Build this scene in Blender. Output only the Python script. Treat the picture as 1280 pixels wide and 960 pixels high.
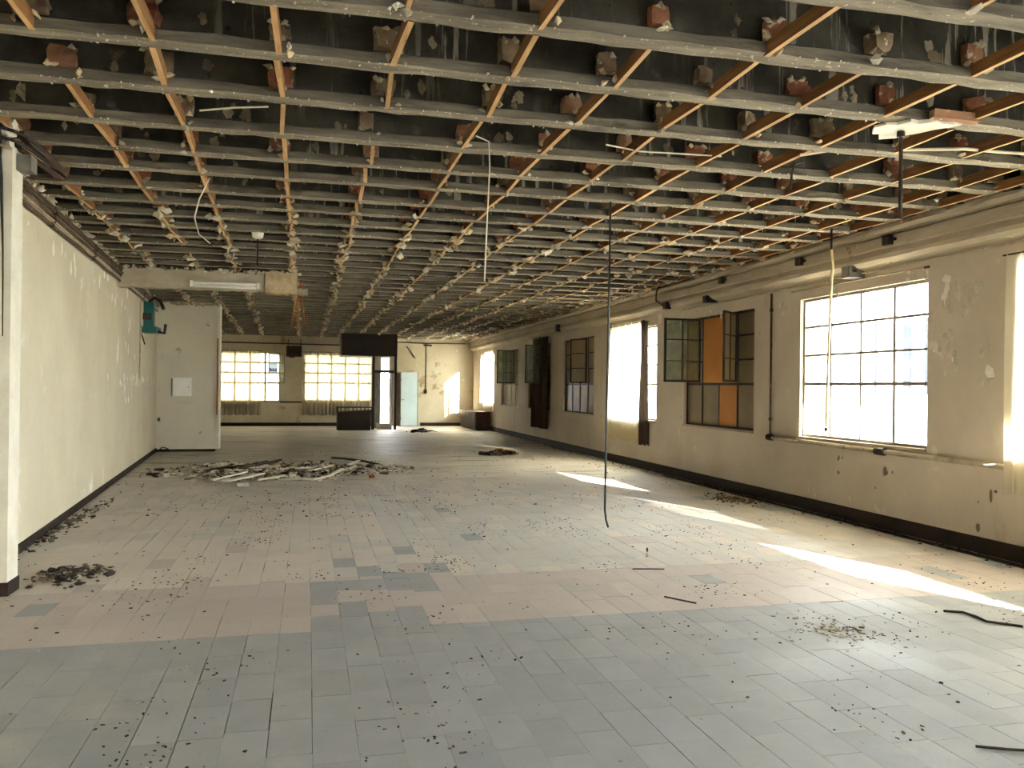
import bpy, bmesh, math, random
from mathutils import Vector, Matrix
import numpy as np

random.seed(7)
rng = np.random.default_rng(7)
sc = bpy.context.scene
for o in list(bpy.data.objects):
    bpy.data.objects.remove(o, do_unlink=True)
COL = sc.collection

# ------------------------------------------------------------------ camera, sky, sun, exposure
EYE = 1.57
def camera():
    F, CX, CY = 1035.0, 640.0, 480.0
    y = Vector((385 - CX, -(481 - CY), F)).normalized()
    z0 = Vector((math.sin(.012), math.cos(.012), 0))
    z = (z0 - y * z0.dot(y)).normalized()
    x = y.cross(z)
    if x[0] < 0:
        x = -x
    R = Matrix((x, y, z))                       # camera (right, up, forward) -> world
    r, u, f = R.col[0], R.col[1], R.col[2]
    cd = bpy.data.cameras.new('camera')
    cd.sensor_width = 36
    cd.lens = 36 * F / 1280
    cd.clip_end = 300
    co = bpy.data.objects.new('camera', cd)
    COL.objects.link(co)
    co.matrix_world = Matrix(((r[0], u[0], -f[0], 0), (r[1], u[1], -f[1], 0), (r[2], u[2], -f[2], EYE), (0, 0, 0, 1)))
    sc.camera = co
camera()

w = bpy.data.worlds.new('hazy_sky')
w.use_nodes = True
sc.world = w
bg = w.node_tree.nodes['Background']
bg.inputs[0].default_value = (0.93, 0.965, 1.0, 1)
bg.inputs[1].default_value = 15.0

sl = bpy.data.lights.new('sun', 'SUN')
sl.energy = 60
sl.angle = math.radians(.6)
sl.color = (1.0, .93, .82)
so = bpy.data.objects.new('sun', sl)
COL.objects.link(so)
so.location = (20, -30, 15)
so.rotation_euler = Vector((-1.0, 2.6, -.735)).to_track_quat('-Z', 'Y').to_euler()

sc.view_settings.view_transform = 'Standard'
sc.view_settings.look = 'None'
sc.view_settings.exposure = 1.68
sc.view_settings.gamma = 1
sc.view_settings.use_curve_mapping = False
sc.cycles.max_bounces = 10
sc.cycles.diffuse_bounces = 7
sc.cycles.transparent_max_bounces = 16
sc.cycles.sample_clamp_indirect = 8

# ------------------------------------------------------------------ helpers: materials
def lin(c):
    return tuple(((v / 255) / 12.92 if v / 255 <= .04045 else ((v / 255 + .055) / 1.055) ** 2.4) for v in c) + (1,)

def mat(name, c1, c2=None, scale=3., detail=6, rough=.85, bump=0., bscale=40., metallic=0., stretch=(1, 1, 1),
        spots=(), rnd=0., lo=.35, hi=.65, spec=.3, rough2=None, rnd2=None, world=True):
    """c1/c2 mixed by noise; spots = (scale, threshold, softness, colour, stretch); rnd = brightness change per object"""
    m = bpy.data.materials.new(name)
    m.use_nodes = True
    nt = m.node_tree
    N, L = nt.nodes, nt.links
    b = N['Principled BSDF']
    b.inputs['Roughness'].default_value = rough
    b.inputs['Metallic'].default_value = metallic
    b.inputs['Specular IOR Level'].default_value = spec
    if world:
        co = N.new('ShaderNodeNewGeometry').outputs['Position']
    else:
        co = N.new('ShaderNodeTexCoord').outputs['Object']
    def noise(s, st=(1, 1, 1), d=detail, off=0):
        mp = N.new('ShaderNodeMapping')
        mp.inputs['Scale'].default_value = st
        mp.inputs['Location'].default_value = (off, off * .7, off * 1.3)
        L.new(co, mp.inputs[0])
        n = N.new('ShaderNodeTexNoise')
        n.inputs['Scale'].default_value = s
        n.inputs['Detail'].default_value = d
        n.inputs['Roughness'].default_value = .6
        L.new(mp.outputs[0], n.inputs['Vector'])
        return n.outputs['Fac']
    def ramp(src, a, bb):
        r = N.new('ShaderNodeMapRange')
        r.inputs['From Min'].default_value = a
        r.inputs['From Max'].default_value = bb
        L.new(src, r.inputs['Value'])
        return r.outputs[0]
    def mix(f, a, bb):
        x = N.new('ShaderNodeMix')
        x.data_type = 'RGBA'
        if isinstance(f, float): x.inputs[0].default_value = f
        else: L.new(f, x.inputs[0])
        for i, v in ((6, a), (7, bb)):
            if isinstance(v, tuple): x.inputs[i].default_value = v
            else: L.new(v, x.inputs[i])
        return x.outputs[2]
    col = lin(c1)
    if c2:
        col = mix(ramp(noise(scale, stretch), lo, hi), lin(c1), lin(c2))
    if rnd2 or rnd:
        oi = N.new('ShaderNodeObjectInfo')
        if rnd2:
            col = mix(ramp(oi.outputs['Random'], .3, .9), col, lin(rnd2))
        if rnd:
            hs = N.new('ShaderNodeHueSaturation')
            mr = N.new('ShaderNodeMapRange')
            mr.inputs['To Min'].default_value = 1 - rnd
            mr.inputs['To Max'].default_value = 1 + rnd
            mu = N.new('ShaderNodeMath'); mu.operation = 'MULTIPLY'; mu.inputs[1].default_value = 7.31
            fr = N.new('ShaderNodeMath'); fr.operation = 'FRACT'
            L.new(oi.outputs['Random'], mu.inputs[0]); L.new(mu.outputs[0], fr.inputs[0])
            L.new(fr.outputs[0], mr.inputs[0])
            L.new(mr.outputs[0], hs.inputs['Value'])
            if isinstance(col, tuple): hs.inputs['Color'].default_value = col
            else: L.new(col, hs.inputs['Color'])
            col = hs.outputs[0]
    for i, s in enumerate(spots):
        ss, th, so_, cc = s[:4]
        st = s[4] if len(s) > 4 else (1, 1, 1)
        f = ramp(noise(ss, st, 8, 3.7 * (i + 1)), th, th + so_)
        if len(s) > 5:                       # limit the stain by a second, larger noise
            g = ramp(noise(s[5], (1, 1, 1), 3, 9.1 * (i + 1)), .48, .62)
            mm = N.new('ShaderNodeMath'); mm.operation = 'MULTIPLY'
            L.new(f, mm.inputs[0]); L.new(g, mm.inputs[1]); f = mm.outputs[0]
        col = mix(f, col, lin(cc))
    if isinstance(col, tuple): b.inputs['Base Color'].default_value = col
    else: L.new(col, b.inputs['Base Color'])
    if rough2 is not None:
        rr = N.new('ShaderNodeMapRange')
        rr.inputs['To Min'].default_value = rough
        rr.inputs['To Max'].default_value = rough2
        L.new(ramp(noise(1.3, (1, 1, 1), 5, 21.), .35, .65), rr.inputs[0])
        L.new(rr.outputs[0], b.inputs['Roughness'])
    if bump:
        bp = N.new('ShaderNodeBump')
        bp.inputs['Strength'].default_value = bump
        bp.inputs['Distance'].default_value = .02
        L.new(noise(bscale, stretch, 6, 5.), bp.inputs['Height'])
        L.new(bp.outputs[0], b.inputs['Normal'])
    return m

def glass(name, tint=(.96, .98, .97), haze=.06, hazecol=(230, 228, 220), gloss=.08, rough=.05, vary=.6):
    m = bpy.data.materials.new(name)
    m.use_nodes = True
    nt = m.node_tree; N, L = nt.nodes, nt.links
    N.remove(N['Principled BSDF'])
    out = N['Material Output']
    t = N.new('ShaderNodeBsdfTransparent'); t.inputs[0].default_value = tint + (1,)
    g = N.new('ShaderNodeBsdfGlossy'); g.inputs['Roughness'].default_value = rough
    d = N.new('ShaderNodeBsdfTranslucent'); d.inputs[0].default_value = lin(hazecol)
    d2 = N.new('ShaderNodeBsdfDiffuse'); d2.inputs[0].default_value = lin(hazecol)
    a = N.new('ShaderNodeMixShader'); a.inputs[0].default_value = .5
    L.new(d.outputs[0], a.inputs[1]); L.new(d2.outputs[0], a.inputs[2])
    h = N.new('ShaderNodeMixShader')
    L.new(t.outputs[0], h.inputs[1]); L.new(a.outputs[0], h.inputs[2])
    n = N.new('ShaderNodeTexNoise'); n.inputs['Scale'].default_value = 5
    geo = N.new('ShaderNodeNewGeometry'); L.new(geo.outputs['Position'], n.inputs['Vector'])
    mr = N.new('ShaderNodeMapRange'); mr.inputs['From Min'].default_value = .3; mr.inputs['From Max'].default_value = .7
    mr.inputs['To Min'].default_value = haze * (1 - vary); mr.inputs['To Max'].default_value = min(1, haze * (1 + vary))
    L.new(n.outputs['Fac'], mr.inputs[0]); L.new(mr.outputs[0], h.inputs[0])
    f = N.new('ShaderNodeMixShader'); f.inputs[0].default_value = gloss
    L.new(h.outputs[0], f.inputs[1]); L.new(g.outputs[0], f.inputs[2])
    L.new(f.outputs[0], out.inputs[0])
    return m

def cloth(name, col, transp=.35, trans=.6):
    m = bpy.data.materials.new(name)
    m.use_nodes = True
    nt = m.node_tree; N, L = nt.nodes, nt.links
    N.remove(N['Principled BSDF'])
    out = N['Material Output']
    t = N.new('ShaderNodeBsdfTransparent')
    d = N.new('ShaderNodeBsdfDiffuse'); d.inputs[0].default_value = lin(col)
    r = N.new('ShaderNodeBsdfTranslucent'); r.inputs[0].default_value = lin(col)
    a = N.new('ShaderNodeMixShader'); a.inputs[0].default_value = trans
    L.new(d.outputs[0], a.inputs[1]); L.new(r.outputs[0], a.inputs[2])
    h = N.new('ShaderNodeMixShader'); h.inputs[0].default_value = transp
    L.new(a.outputs[0], h.inputs[1]); L.new(t.outputs[0], h.inputs[2])
    L.new(h.outputs[0], out.inputs[0])
    return m

# ------------------------------------------------------------------ helpers: meshes
class MB:
    def __init__(self, origin=(0, 0, 0)):
        self.v, self.f, self.m, self.o = [], [], [], Vector(origin)
    def raw(self, verts, faces, mi=0):
        n = len(self.v)
        o = self.o
        self.v += [(p[0] - o[0], p[1] - o[1], p[2] - o[2]) for p in verts]
        self.f += [tuple(i + n for i in f) for f in faces]
        self.m += [mi] * len(faces)
        return self
    def box(self, x0, x1, y0, y1, z0, z1, mi=0, jit=0.):
        P = [(x, y, z) for z in (z0, z1) for y in (y0, y1) for x in (x0, x1)]
        if jit:
            P = [(p[0] + random.uniform(-jit, jit), p[1] + random.uniform(-jit, jit), p[2] + random.uniform(-jit, jit)) for p in P]
        return self.raw(P, [(0, 2, 3, 1), (4, 5, 7, 6), (0, 1, 5, 4), (1, 3, 7, 5), (3, 2, 6, 7), (2, 0, 4, 6)], mi)
    def obox(self, c, size, M, mi=0, jit=0.):
        hx, hy, hz = [s / 2 for s in size]
        P = []
        for z in (-hz, hz):
            for y in (-hy, hy):
                for x in (-hx, hx):
                    j = [random.uniform(-jit, jit) for _ in range(3)]
                    P.append(Vector(c) + M @ Vector((x + j[0], y + j[1], z + j[2])))
        return self.raw(P, [(0, 2, 3, 1), (4, 5, 7, 6), (0, 1, 5, 4), (1, 3, 7, 5), (3, 2, 6, 7), (2, 0, 4, 6)], mi)
    def beam(self, a, b, wd, ht, mi=0, up=(0, 0, 1), jit=0.):
        a, b = Vector(a), Vector(b)
        y = (b - a)
        ln = y.length
        y.normalize()
        x = y.cross(Vector(up))
        if x.length < 1e-4: x = y.cross(Vector((1, 0, 0)))
        x.normalize()
        z = x.cross(y)
        M = Matrix((x, y, z)).transposed()
        return self.obox((a + b) / 2, (wd, ln, ht), M, mi, jit)
    def tube(self, pts, r, n=8, mi=0, cap=True):
        pts = [Vector(p) for p in pts]
        rings = []
        ref = None
        for i, p in enumerate(pts):
            d = (pts[min(i + 1, len(pts) - 1)] - pts[max(i - 1, 0)]).normalized()
            if ref is None:
                ref = Vector((0, 0, 1)) if abs(d.z) < .9 else Vector((1, 0, 0))
            x = d.cross(ref)
            if x.length < 1e-4: x = d.cross(Vector((0, 1, 0)))
            x.normalize()
            y = x.cross(d)
            rr = r[i] if isinstance(r, (list, tuple)) else r
            rings.append([p + x * rr * math.cos(2 * math.pi * k / n) + y * rr * math.sin(2 * math.pi * k / n) for k in range(n)])
        V = [q for ring in rings for q in ring]
        Fs = [(i * n + k, i * n + (k + 1) % n, (i + 1) * n + (k + 1) % n, (i + 1) * n + k) for i in range(len(pts) - 1) for k in range(n)]
        if cap:
            Fs += [tuple(range(n - 1, -1, -1)), tuple(range((len(pts) - 1) * n, len(pts) * n))]
        return self.raw(V, Fs, mi)
    def chunk(self, c, s, mi=0, jit=.25, rz=None):
        """irregular lump: a jittered, rotated icosahedron of half-sizes s"""
        t = (1 + 5 ** .5) / 2
        V0 = [(-1, t, 0), (1, t, 0), (-1, -t, 0), (1, -t, 0), (0, -1, t), (0, 1, t), (0, -1, -t), (0, 1, -t), (t, 0, -1), (t, 0, 1), (-t, 0, -1), (-t, 0, 1)]
        Fs = [(0, 11, 5), (0, 5, 1), (0, 1, 7), (0, 7, 10), (0, 10, 11), (1, 5, 9), (5, 11, 4), (11, 10, 2), (10, 7, 6), (7, 1, 8), (3, 9, 4), (3, 4, 2), (3, 2, 6), (3, 6, 8), (3, 8, 9), (4, 9, 5), (2, 4, 11), (6, 2, 10), (8, 6, 7), (9, 8, 1)]
        a = random.uniform(0, 6.28) if rz is None else rz
        ca, sa = math.cos(a), math.sin(a)
        P = []
        for v in V0:
            k = (1 + random.uniform(-jit, jit)) / 1.9
            x, y, z = v[0] * s[0] * k, v[1] * s[1] * k, v[2] * s[2] * k
            P.append((c[0] + x * ca - y * sa, c[1] + x * sa + y * ca, c[2] + z))
        return self.raw(P, Fs, mi)
    def bit(self, c, s, mi=0):
        """a flake: jittered small box turned at random"""
        M = Matrix.Rotation(random.uniform(0, 6.28), 3, 'Z') @ Matrix.Rotation(random.uniform(-.5, .5), 3, 'X')
        return self.obox(c, s, M, mi, min(s) * .3)
    def splat(self, c, U, W, ru, rw, th, mi=0, n=15):
        """ragged flat patch in the plane U, W, standing th proud of it"""
        c, U, W = Vector(c), Vector(U).normalized(), Vector(W).normalized()
        nrm = U.cross(W).normalized()
        rad, k = [], random.uniform(.6, 1)
        for i in range(n):
            k = .5 * k + .5 * random.uniform(.25, 1.15)
            rad.append(k)
        a0 = random.uniform(0, 6.28)
        base = [c + U * (ru * rad[i] * math.cos(a0 + 6.283 * i / n)) + W * (rw * rad[i] * math.sin(a0 + 6.283 * i / n)) for i in range(n)]
        top = [c + (p - c) * .86 + nrm * th * random.uniform(.5, 1.2) for p in base]
        V = base + top + [c + nrm * th * 1.3]
        Fs = [(i, (i + 1) % n, n + (i + 1) % n, n + i) for i in range(n)] + [(n + i, n + (i + 1) % n, 2 * n) for i in range(n)]
        return self.raw(V, Fs, mi)
    def shard(self, c, s, mi=0):
        """jagged piece: a fan of spikes round a lump"""
        n = 7
        a0 = random.uniform(0, 6.28)
        c = Vector(c)
        ring = [c + Vector((math.cos(a0 + 6.283 * i / n) * s[0] * random.uniform(.4, 1.3), math.sin(a0 + 6.283 * i / n) * s[1] * random.uniform(.4, 1.3), s[2] * random.uniform(-.7, .5))) for i in range(n)]
        V = ring + [c + Vector((random.uniform(-.3, .3) * s[0], random.uniform(-.3, .3) * s[1], s[2] * random.uniform(.6, 1.3))), c - Vector((random.uniform(-.4, .4) * s[0], random.uniform(-.4, .4) * s[1], s[2] * random.uniform(.5, 1.4)))]
        Fs = [(i, (i + 1) % n, n) for i in range(n)] + [((i + 1) % n, i, n + 1) for i in range(n)]
        return self.raw(V, Fs, mi)
    def mesh(self, name, mats):
        me = bpy.data.meshes.new(name)
        me.from_pydata([tuple(p) for p in self.v], [], self.f)
        for m in (mats if isinstance(mats, (list, tuple)) else [mats]):
            me.materials.append(m)
        if any(self.m):
            me.polygons.foreach_set('material_index', self.m)
        me.update()
        return me
    def build(self, name, mats, parent=None, smooth=False, loc=None):
        me = self.mesh(name, mats)
        if smooth:
            me.polygons.foreach_set('use_smooth', [True] * len(me.polygons))
        return link(name, me, parent, self.o if loc is None else loc)

def link(name, me, parent=None, loc=(0, 0, 0), rz=0):
    o = bpy.data.objects.new(name, me)
    COL.objects.link(o)
    if parent is not None:
        o.parent = parent
        l = Vector(loc)
        q = parent
        while q is not None:
            l = l - Vector(q.location)
            q = q.parent
        o.location = l
    else:
        o.location = loc
    o.rotation_euler = (0, 0, rz)
    return o

def empty(name, loc=(0, 0, 0), parent=None):
    return link(name, None, parent, loc)

def tag(o, label=None, cat=None, group=None, kind=None):
    if label: o['label'] = label
    if cat: o['category'] = cat
    if group: o['group'] = group
    if kind: o['kind'] = kind
    return o

# ------------------------------------------------------------------ materials
WHITE_PATCH = (214, 208, 190)
M = {}
M['wall_left'] = mat('wall_cream_paint', (213, 203, 178), (199, 189, 164), .7, bump=.25, bscale=22,
    spots=[(2.4, .60, .05, (238, 232, 216), (1, 1, .6), .45), (5.5, .66, .03, (186, 176, 152), (1, 1, .35), .6), (13, .70, .03, (150, 140, 120))])
M['wall_right'] = mat('wall_aged_paint', (214, 202, 182), (196, 184, 164), .8, bump=.12, bscale=20,
    spots=[(3.2, .62, .03, (234, 226, 208), (1, 1, .7), .6), (1.6, .60, .10, (180, 162, 138), (1, 1, .4), .5), (9, .69, .03, (140, 124, 102), (1, 1, .5))])
M['wall_far'] = mat('wall_far_plaster', (200, 190, 164), (182, 170, 142), .7, bump=.3, bscale=16,
    spots=[(2.2, .56, .06, (150, 130, 98), (1, 1, 1), .5), (5, .66, .05, (222, 212, 186))])
M['cornice'] = mat('cornice_dirty_plaster', (192, 180, 156), (166, 154, 132), 2.2, bump=.4, bscale=18, stretch=(1, .35, 1.6),
    spots=[(7, .66, .05, (214, 204, 182)), (4, .64, .06, (128, 116, 98))])
M['dark_skirting'] = mat('skirting_dark_brown', (50, 37, 27), (34, 26, 20), 5, rough=.8, bump=.2, bscale=30, spots=[(30, .66, .05, (96, 84, 70))])
M['concrete_base'] = mat('floor_joint_dirt', (58, 54, 48), (44, 40, 36), 6)
dust = [(2.0, .52, .20, (170, 165, 156), (1, 1, 1), .35), (18, .69, .04, (112, 106, 98)), (.55, .56, .2, (172, 165, 153)), (7, .67, .05, (146, 138, 128), (1, 1, 1), .8)]
def tilemat(n, a, b): return mat(n, a, b, 2.5, rough=.55, rough2=.75, bump=.08, bscale=50, spots=dust, rnd=.06, spec=.35)
M['t_grey'] = tilemat('tile_grey', (156, 156, 156), (148, 148, 148))
M['t_grey2'] = tilemat('tile_grey_dark', (150, 150, 150), (157, 157, 156))
M['t_pink'] = tilemat('tile_pink', (186, 174, 165), (181, 170, 162))
M['t_brown'] = tilemat('tile_brown', (204, 193, 180), (198, 189, 178))
M['t_pale'] = tilemat('tile_pale', (192, 187, 179), (186, 182, 174))
M['dusty'] = mat('floor_dusty_concrete', (208, 200, 187), (188, 180, 167), 1.2, rough=.5, rough2=.7, bump=.25, bscale=12, stretch=(.5, 2.2, 1),
    spots=[(1.4, .56, .08, (140, 130, 116), (.5, 2.5, 1)), (14, .66, .05, (120, 110, 98)), (24, .70, .04, (206, 198, 184))], spec=.45)
M['flange_lit'] = mat('joist_underside_lit', (156, 146, 126), (112, 104, 90), 6, bump=.8, bscale=30, stretch=(.3, 2, 2), spots=[(26, .62, .03, (200, 192, 174)), (3, .58, .08, (92, 85, 73), (.4, 1, 1))])  # paler copy for undersides: floor light and plaster residue both in the colour
M['flange'] = mat('joist_concrete_shaded', (120, 113, 99), (84, 78, 67), 6, bump=.8, bscale=30, stretch=(.3, 2, 2), spots=[(30, .70, .03, (176, 168, 152)), (3, .58, .08, (74, 68, 58), (.4, 1, 1))])  # darker copy for the flange sides: grime and shade both in the colour
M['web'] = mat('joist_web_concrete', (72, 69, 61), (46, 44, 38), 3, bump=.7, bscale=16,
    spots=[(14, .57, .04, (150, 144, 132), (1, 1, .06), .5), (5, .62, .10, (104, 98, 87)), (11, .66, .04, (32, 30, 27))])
M['slab'] = mat('slab_soffit', (96, 90, 80), (76, 72, 64), 3)
M['batten_lit'] = mat('batten_underside_lit', (208, 170, 122), (184, 142, 94), 8, rough=.75, bump=.2, bscale=40, stretch=(6, .5, 6), rnd=.14, spots=[(20, .66, .04, (140, 104, 66))])  # paler copy for batten bottoms: light from the floor and plaster residue coloured in
M['batten'] = mat('batten_wood_shaded', (140, 98, 56), (112, 76, 42), 8, rough=.75, bump=.25, bscale=40, stretch=(6, .5, 6), rnd=.16, spots=[(20, .68, .04, (110, 78, 48))])  # darker copy for batten sides: staining plus their shade put into the colour
M['brick'] = mat('terracotta', (146, 94, 70), (116, 72, 54), 14, bump=.5, bscale=50, rnd=.18, rnd2=(140, 110, 86), spots=[(11, .60, .05, (196, 178, 150))])
M['brick_grey'] = mat('mortared_brick', (134, 116, 92), (104, 86, 66), 12, bump=.5, bscale=40, rnd=.18, spots=[(13, .62, .04, (200, 188, 166))])
M['plaster'] = mat('plaster_white', (212, 204, 186), (188, 178, 156), 12, bump=.3, bscale=60)
M['plaster_dull'] = mat('plaster_dull', (170, 160, 140), (140, 128, 106), 9, bump=.4, bscale=40)
M['plaster_far'] = mat('plaster_cream_lump', (206, 188, 154), (176, 150, 112), 7, bump=.4, bscale=40)
M['steel_dark'] = mat('window_steel_brown', (64, 48, 38), (46, 34, 28), 8, rough=.55, spots=[(14, .62, .06, (110, 70, 44))])
M['steel_grey'] = mat('window_steel_grey', (150, 142, 128), (126, 118, 106), 8, rough=.55, spots=[(14, .64, .06, (128, 84, 54))])
M['glass'] = glass('glass_clear', haze=.012)
M['glass_dirty'] = glass('glass_dirty', (.80, .82, .78), .72, (190, 172, 140), .06, .25, .05)
M['glass_green'] = glass('glass_greenish', (.74, .82, .76), .25, (170, 178, 160), .16, .06)
M['shutter'] = mat('shutter_slats', (176, 156, 124), (156, 138, 108), 3, rough=.7)
M['orange'] = mat('orange_board', (204, 142, 74), (190, 128, 64), 2, rough=.7)
M['sheer'] = cloth('sheer_curtain', (240, 232, 208), .11, .78)
M['sheer_open'] = cloth('open_sheer', (240, 234, 214), .26, .75)
M['sheer_grey'] = cloth('grey_net', (176, 168, 152), .30, .5)
M['drape'] = cloth('dark_drape', (78, 66, 54), 0., .12)
M['frosted'] = cloth('frosted_glass', (150, 152, 156), 0., .9)
M['frosted_far'] = cloth('whitened_glass', (172, 167, 150), 0., 1.)
M['white_paint'] = mat('white_paint', (222, 216, 200), (206, 198, 180), 4, rough=.6)
M['partition'] = mat('partition_cream', (208, 201, 180), (198, 191, 170), 1.0, bump=.1, bscale=30, spots=[(4, .64, .06, (160, 150, 126))])
M['pipe_brown'] = mat('pipe_brown', (86, 62, 44), (62, 44, 32), 6, rough=.5, spots=[(12, .6, .06, (150, 126, 96))])
M['pipe_pale'] = mat('pipe_pale', (196, 184, 156), (166, 150, 122), 7, rough=.5, spots=[(16, .62, .05, (110, 84, 60))])
M['black'] = mat('black_rubber', (26, 24, 24), (36, 33, 31), 8, rough=.5)
M['iron'] = mat('black_iron', (40, 32, 28), (60, 46, 38), 9, rough=.55, spots=[(16, .62, .05, (98, 66, 44))])
M['flake'] = mat('flake_white', (244, 240, 228), (230, 224, 208), 20)
M['teal'] = mat('teal_enamel', (34, 104, 100), (26, 84, 84), 6, rough=.4)
M['grey_box'] = mat('grey_box', (122, 118, 108), (96, 92, 84), 8, rough=.6)
M['white_box'] = mat('white_enamel', (244, 242, 236), (238, 235, 228), 5, rough=.45)
M['dark_wood'] = mat('dark_brown_wood', (52, 34, 26), (36, 24, 20), 4, rough=.5, stretch=(1, 1, 5))
M['maroon'] = mat('maroon_metal', (78, 44, 34), (60, 34, 28), 5, rough=.5)
M['blue_door'] = mat('pale_blue_door', (196, 212, 214), (184, 202, 206), 2, rough=.5)
M['red'] = mat('red_paint', (156, 62, 40), (132, 50, 34), 5, rough=.6)
M['wire_pale'] = mat('wire_pale', (206, 196, 172), None, rough=.5)
M['yellow'] = mat('wire_yellowed', (226, 210, 164), (206, 184, 130), 6, rough=.6)
M['orange_wire'] = mat('strap_orange', (186, 116, 58), (150, 90, 46), 6, rough=.7)
M['rubble_dark'] = mat('rubble_dark', (62, 52, 42), (44, 38, 32), 10, bump=.5)
M['rubble_mid'] = mat('rubble_mid', (128, 114, 94), (100, 88, 72), 12, bump=.5)
M['leaf'] = mat('dry_leaf', (140, 112, 60), (110, 86, 46), 10)
M['facade'] = mat('neighbour_facade', (224, 222, 216), (212, 210, 206), .5)
M['slot'] = mat('neighbour_slot', (27, 33, 46), (22, 27, 38), 2)
M['yard'] = mat('yard_concrete', (190, 186, 176), (174, 170, 160), .8)
M['blue_ink'] = mat('blue_ink', (70, 100, 190), None)
M['notice'] = cloth('notice_paper', (206, 220, 244), .1, .7)
M['clear_plastic'] = mat('bottle_plastic', (206, 206, 200), (186, 186, 180), 6, rough=.3)

# ------------------------------------------------------------------ room dimensions
YB, YF = -6.0, 32.5          # rear and far walls
XR, TW = 6.4, .30            # right wall inner face, thickness
ZC = 3.42                    # underside of the joists
def xl(y): return -1.98 - .068 * y      # the left wall runs slightly askew

# ------------------------------------------------------------------ floor
floor = tag(MB().box(-5.2, XR + TW, YB - .3, YF + .3, -.25, -.012).build('floor', M['concrete_base']), 'worn dusty tiled floor of the hall', None, None, 'structure')
TWD, TLN = .193, .385
tiles = []
ncol = int((XR + 3.0) / TWD)
for c in range(ncol):
    x0 = -3.05 + c * TWD
    x1 = min(x0 + TWD, XR)
    y = 2.4 - random.random() * TLN
    off = random.random() * TLN
    ys = []
    yy = 5.42 - off
    seg = [5.42]
    while yy > YB + 7.2:
        seg.append(yy); yy -= TLN
    ys += [(seg[i + 1], seg[i]) for i in range(len(seg) - 1)]
    k = 4 if random.random() < .5 else 3
    cuts = sorted([5.42 + 1.37 * (i + 1) / k + random.uniform(-.05, .05) for i in range(k - 1)])
    cuts = [5.42] + cuts + [6.79]
    ys += list(zip(cuts[:-1], cuts[1:]))
    yy = 6.79; nx = 6.79 + random.random() * TLN + .05
    while yy < 14.0:
        ys.append((yy, min(nx, 14.0))); yy = nx; nx += TLN
    for (a, b) in ys:
        if b - a < .03: continue
        ym, xm = (a + b) / 2, (x0 + x1) / 2
        if xm < xl(ym) - .1: continue
        if ym < 5.42:
            mk = random.choice(['t_grey', 't_grey', 't_grey2'])
        elif ym < 6.79:
            p = .35 if .0 < xm < .95 else .97
            mk = 't_pink' if random.random() < p else 't_grey'
        elif ym < 8.4:
            if xm < .2: mk = random.choices(['t_brown', 't_pink'], [12, 1])[0]
            elif xm < 1.4: mk = random.choices(['t_brown', 't_pink', 't_grey', 't_pale'], [4, 3, 2, 3])[0]
            else: mk = random.choices(['t_pale', 't_brown', 't_pink'], [8, 2, 1])[0]
        elif ym < 11:
            mk = random.choices(['t_brown', 't_pale'], [9, 1])[0] if xm < .9 else random.choices(['t_pale', 't_brown', 't_grey'], [10, 2, .5])[0]
        else:
            mk = random.choices(['t_brown', 't_pale'], [3, 2])[0]
        tiles.append((x0, x1, a, b, mk))
def vis(t):
    xm, ym = (t[0] + t[1]) / 2, (t[2] + t[3]) / 2
    c = ym * .972 + xm * .239
    r = xm * .972 - ym * .239
    if c < 1: return None
    u, v = r / c * 1035, EYE / c * 1035
    if abs(u) > 660 or v > 490: return None
    return c
seen = sorted([(vis(t), i) for i, t in enumerate(tiles) if vis(t)])
solo = set(i for _, i in seen[:300])
rest = {}
protos = {}
for i, (x0, x1, a, b, mk) in enumerate(tiles):
    g = random.choice([.0004, .0004, .0008, .0008, .0015, .003])
    ex = (x1 - x0) / 2 - g
    ey = (b - a) / 2 - random.choice([.0004, .0008, .0008, .0015, .003])
    dz = random.uniform(-.0005, .0005)
    cx, cy = (x0 + x1) / 2 + random.uniform(-.0006, .0006), (a + b) / 2
    if i in solo:
        o = MB((cx, cy, 0)).box(cx - ex, cx + ex, cy - ey, cy + ey, -.012, dz).build('tile', M[mk], floor)
        o.rotation_euler = (random.uniform(-.0006, .0006), random.uniform(-.0006, .0006), random.uniform(-.003, .003))
    else:
        rest.setdefault(mk, []).append((cx, cy, ex, ey, dz))
rb = MB()
keys = list(rest)
for ki, mk in enumerate(keys):
    for cx, cy, ex, ey, dz in rest[mk]:
        rb.box(cx - ex, cx + ex, cy - ey, cy + ey, -.012, dz, ki)
tag(rb.build('tiling', [M[k] for k in keys], floor), kind='stuff')
MB().box(-5.2, XR, 14.0, YF, -.012, 0).build('dusty_screed', M['dusty'], floor)
MB().box(-5.2, XR, YB, -.3, -.012, 0).build('rear_screed', M['dusty'], floor)

# ------------------------------------------------------------------ walls
WIN = [3.97 + 3.53 * k for k in range(-2, 8)]         # near edge of each right-hand window
WW, WZ0, WZ1 = 2.35, .955, 2.78
b = MB()
yy = YB
for y0 in WIN:
    b.box(XR, XR + TW, yy, y0, -.1, 3.9)
    b.box(XR, XR + TW, y0, y0 + WW, -.1, WZ0)
    b.box(XR, XR + TW, y0, y0 + WW, WZ1, 3.9)
    yy = y0 + WW
b.box(XR, XR + TW, yy, YF + .3, -.1, 3.9)
tag(b.build('wall_right', M['wall_right']), 'long right wall with steel windows and peeling cream paint', None, None, 'structure')

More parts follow.
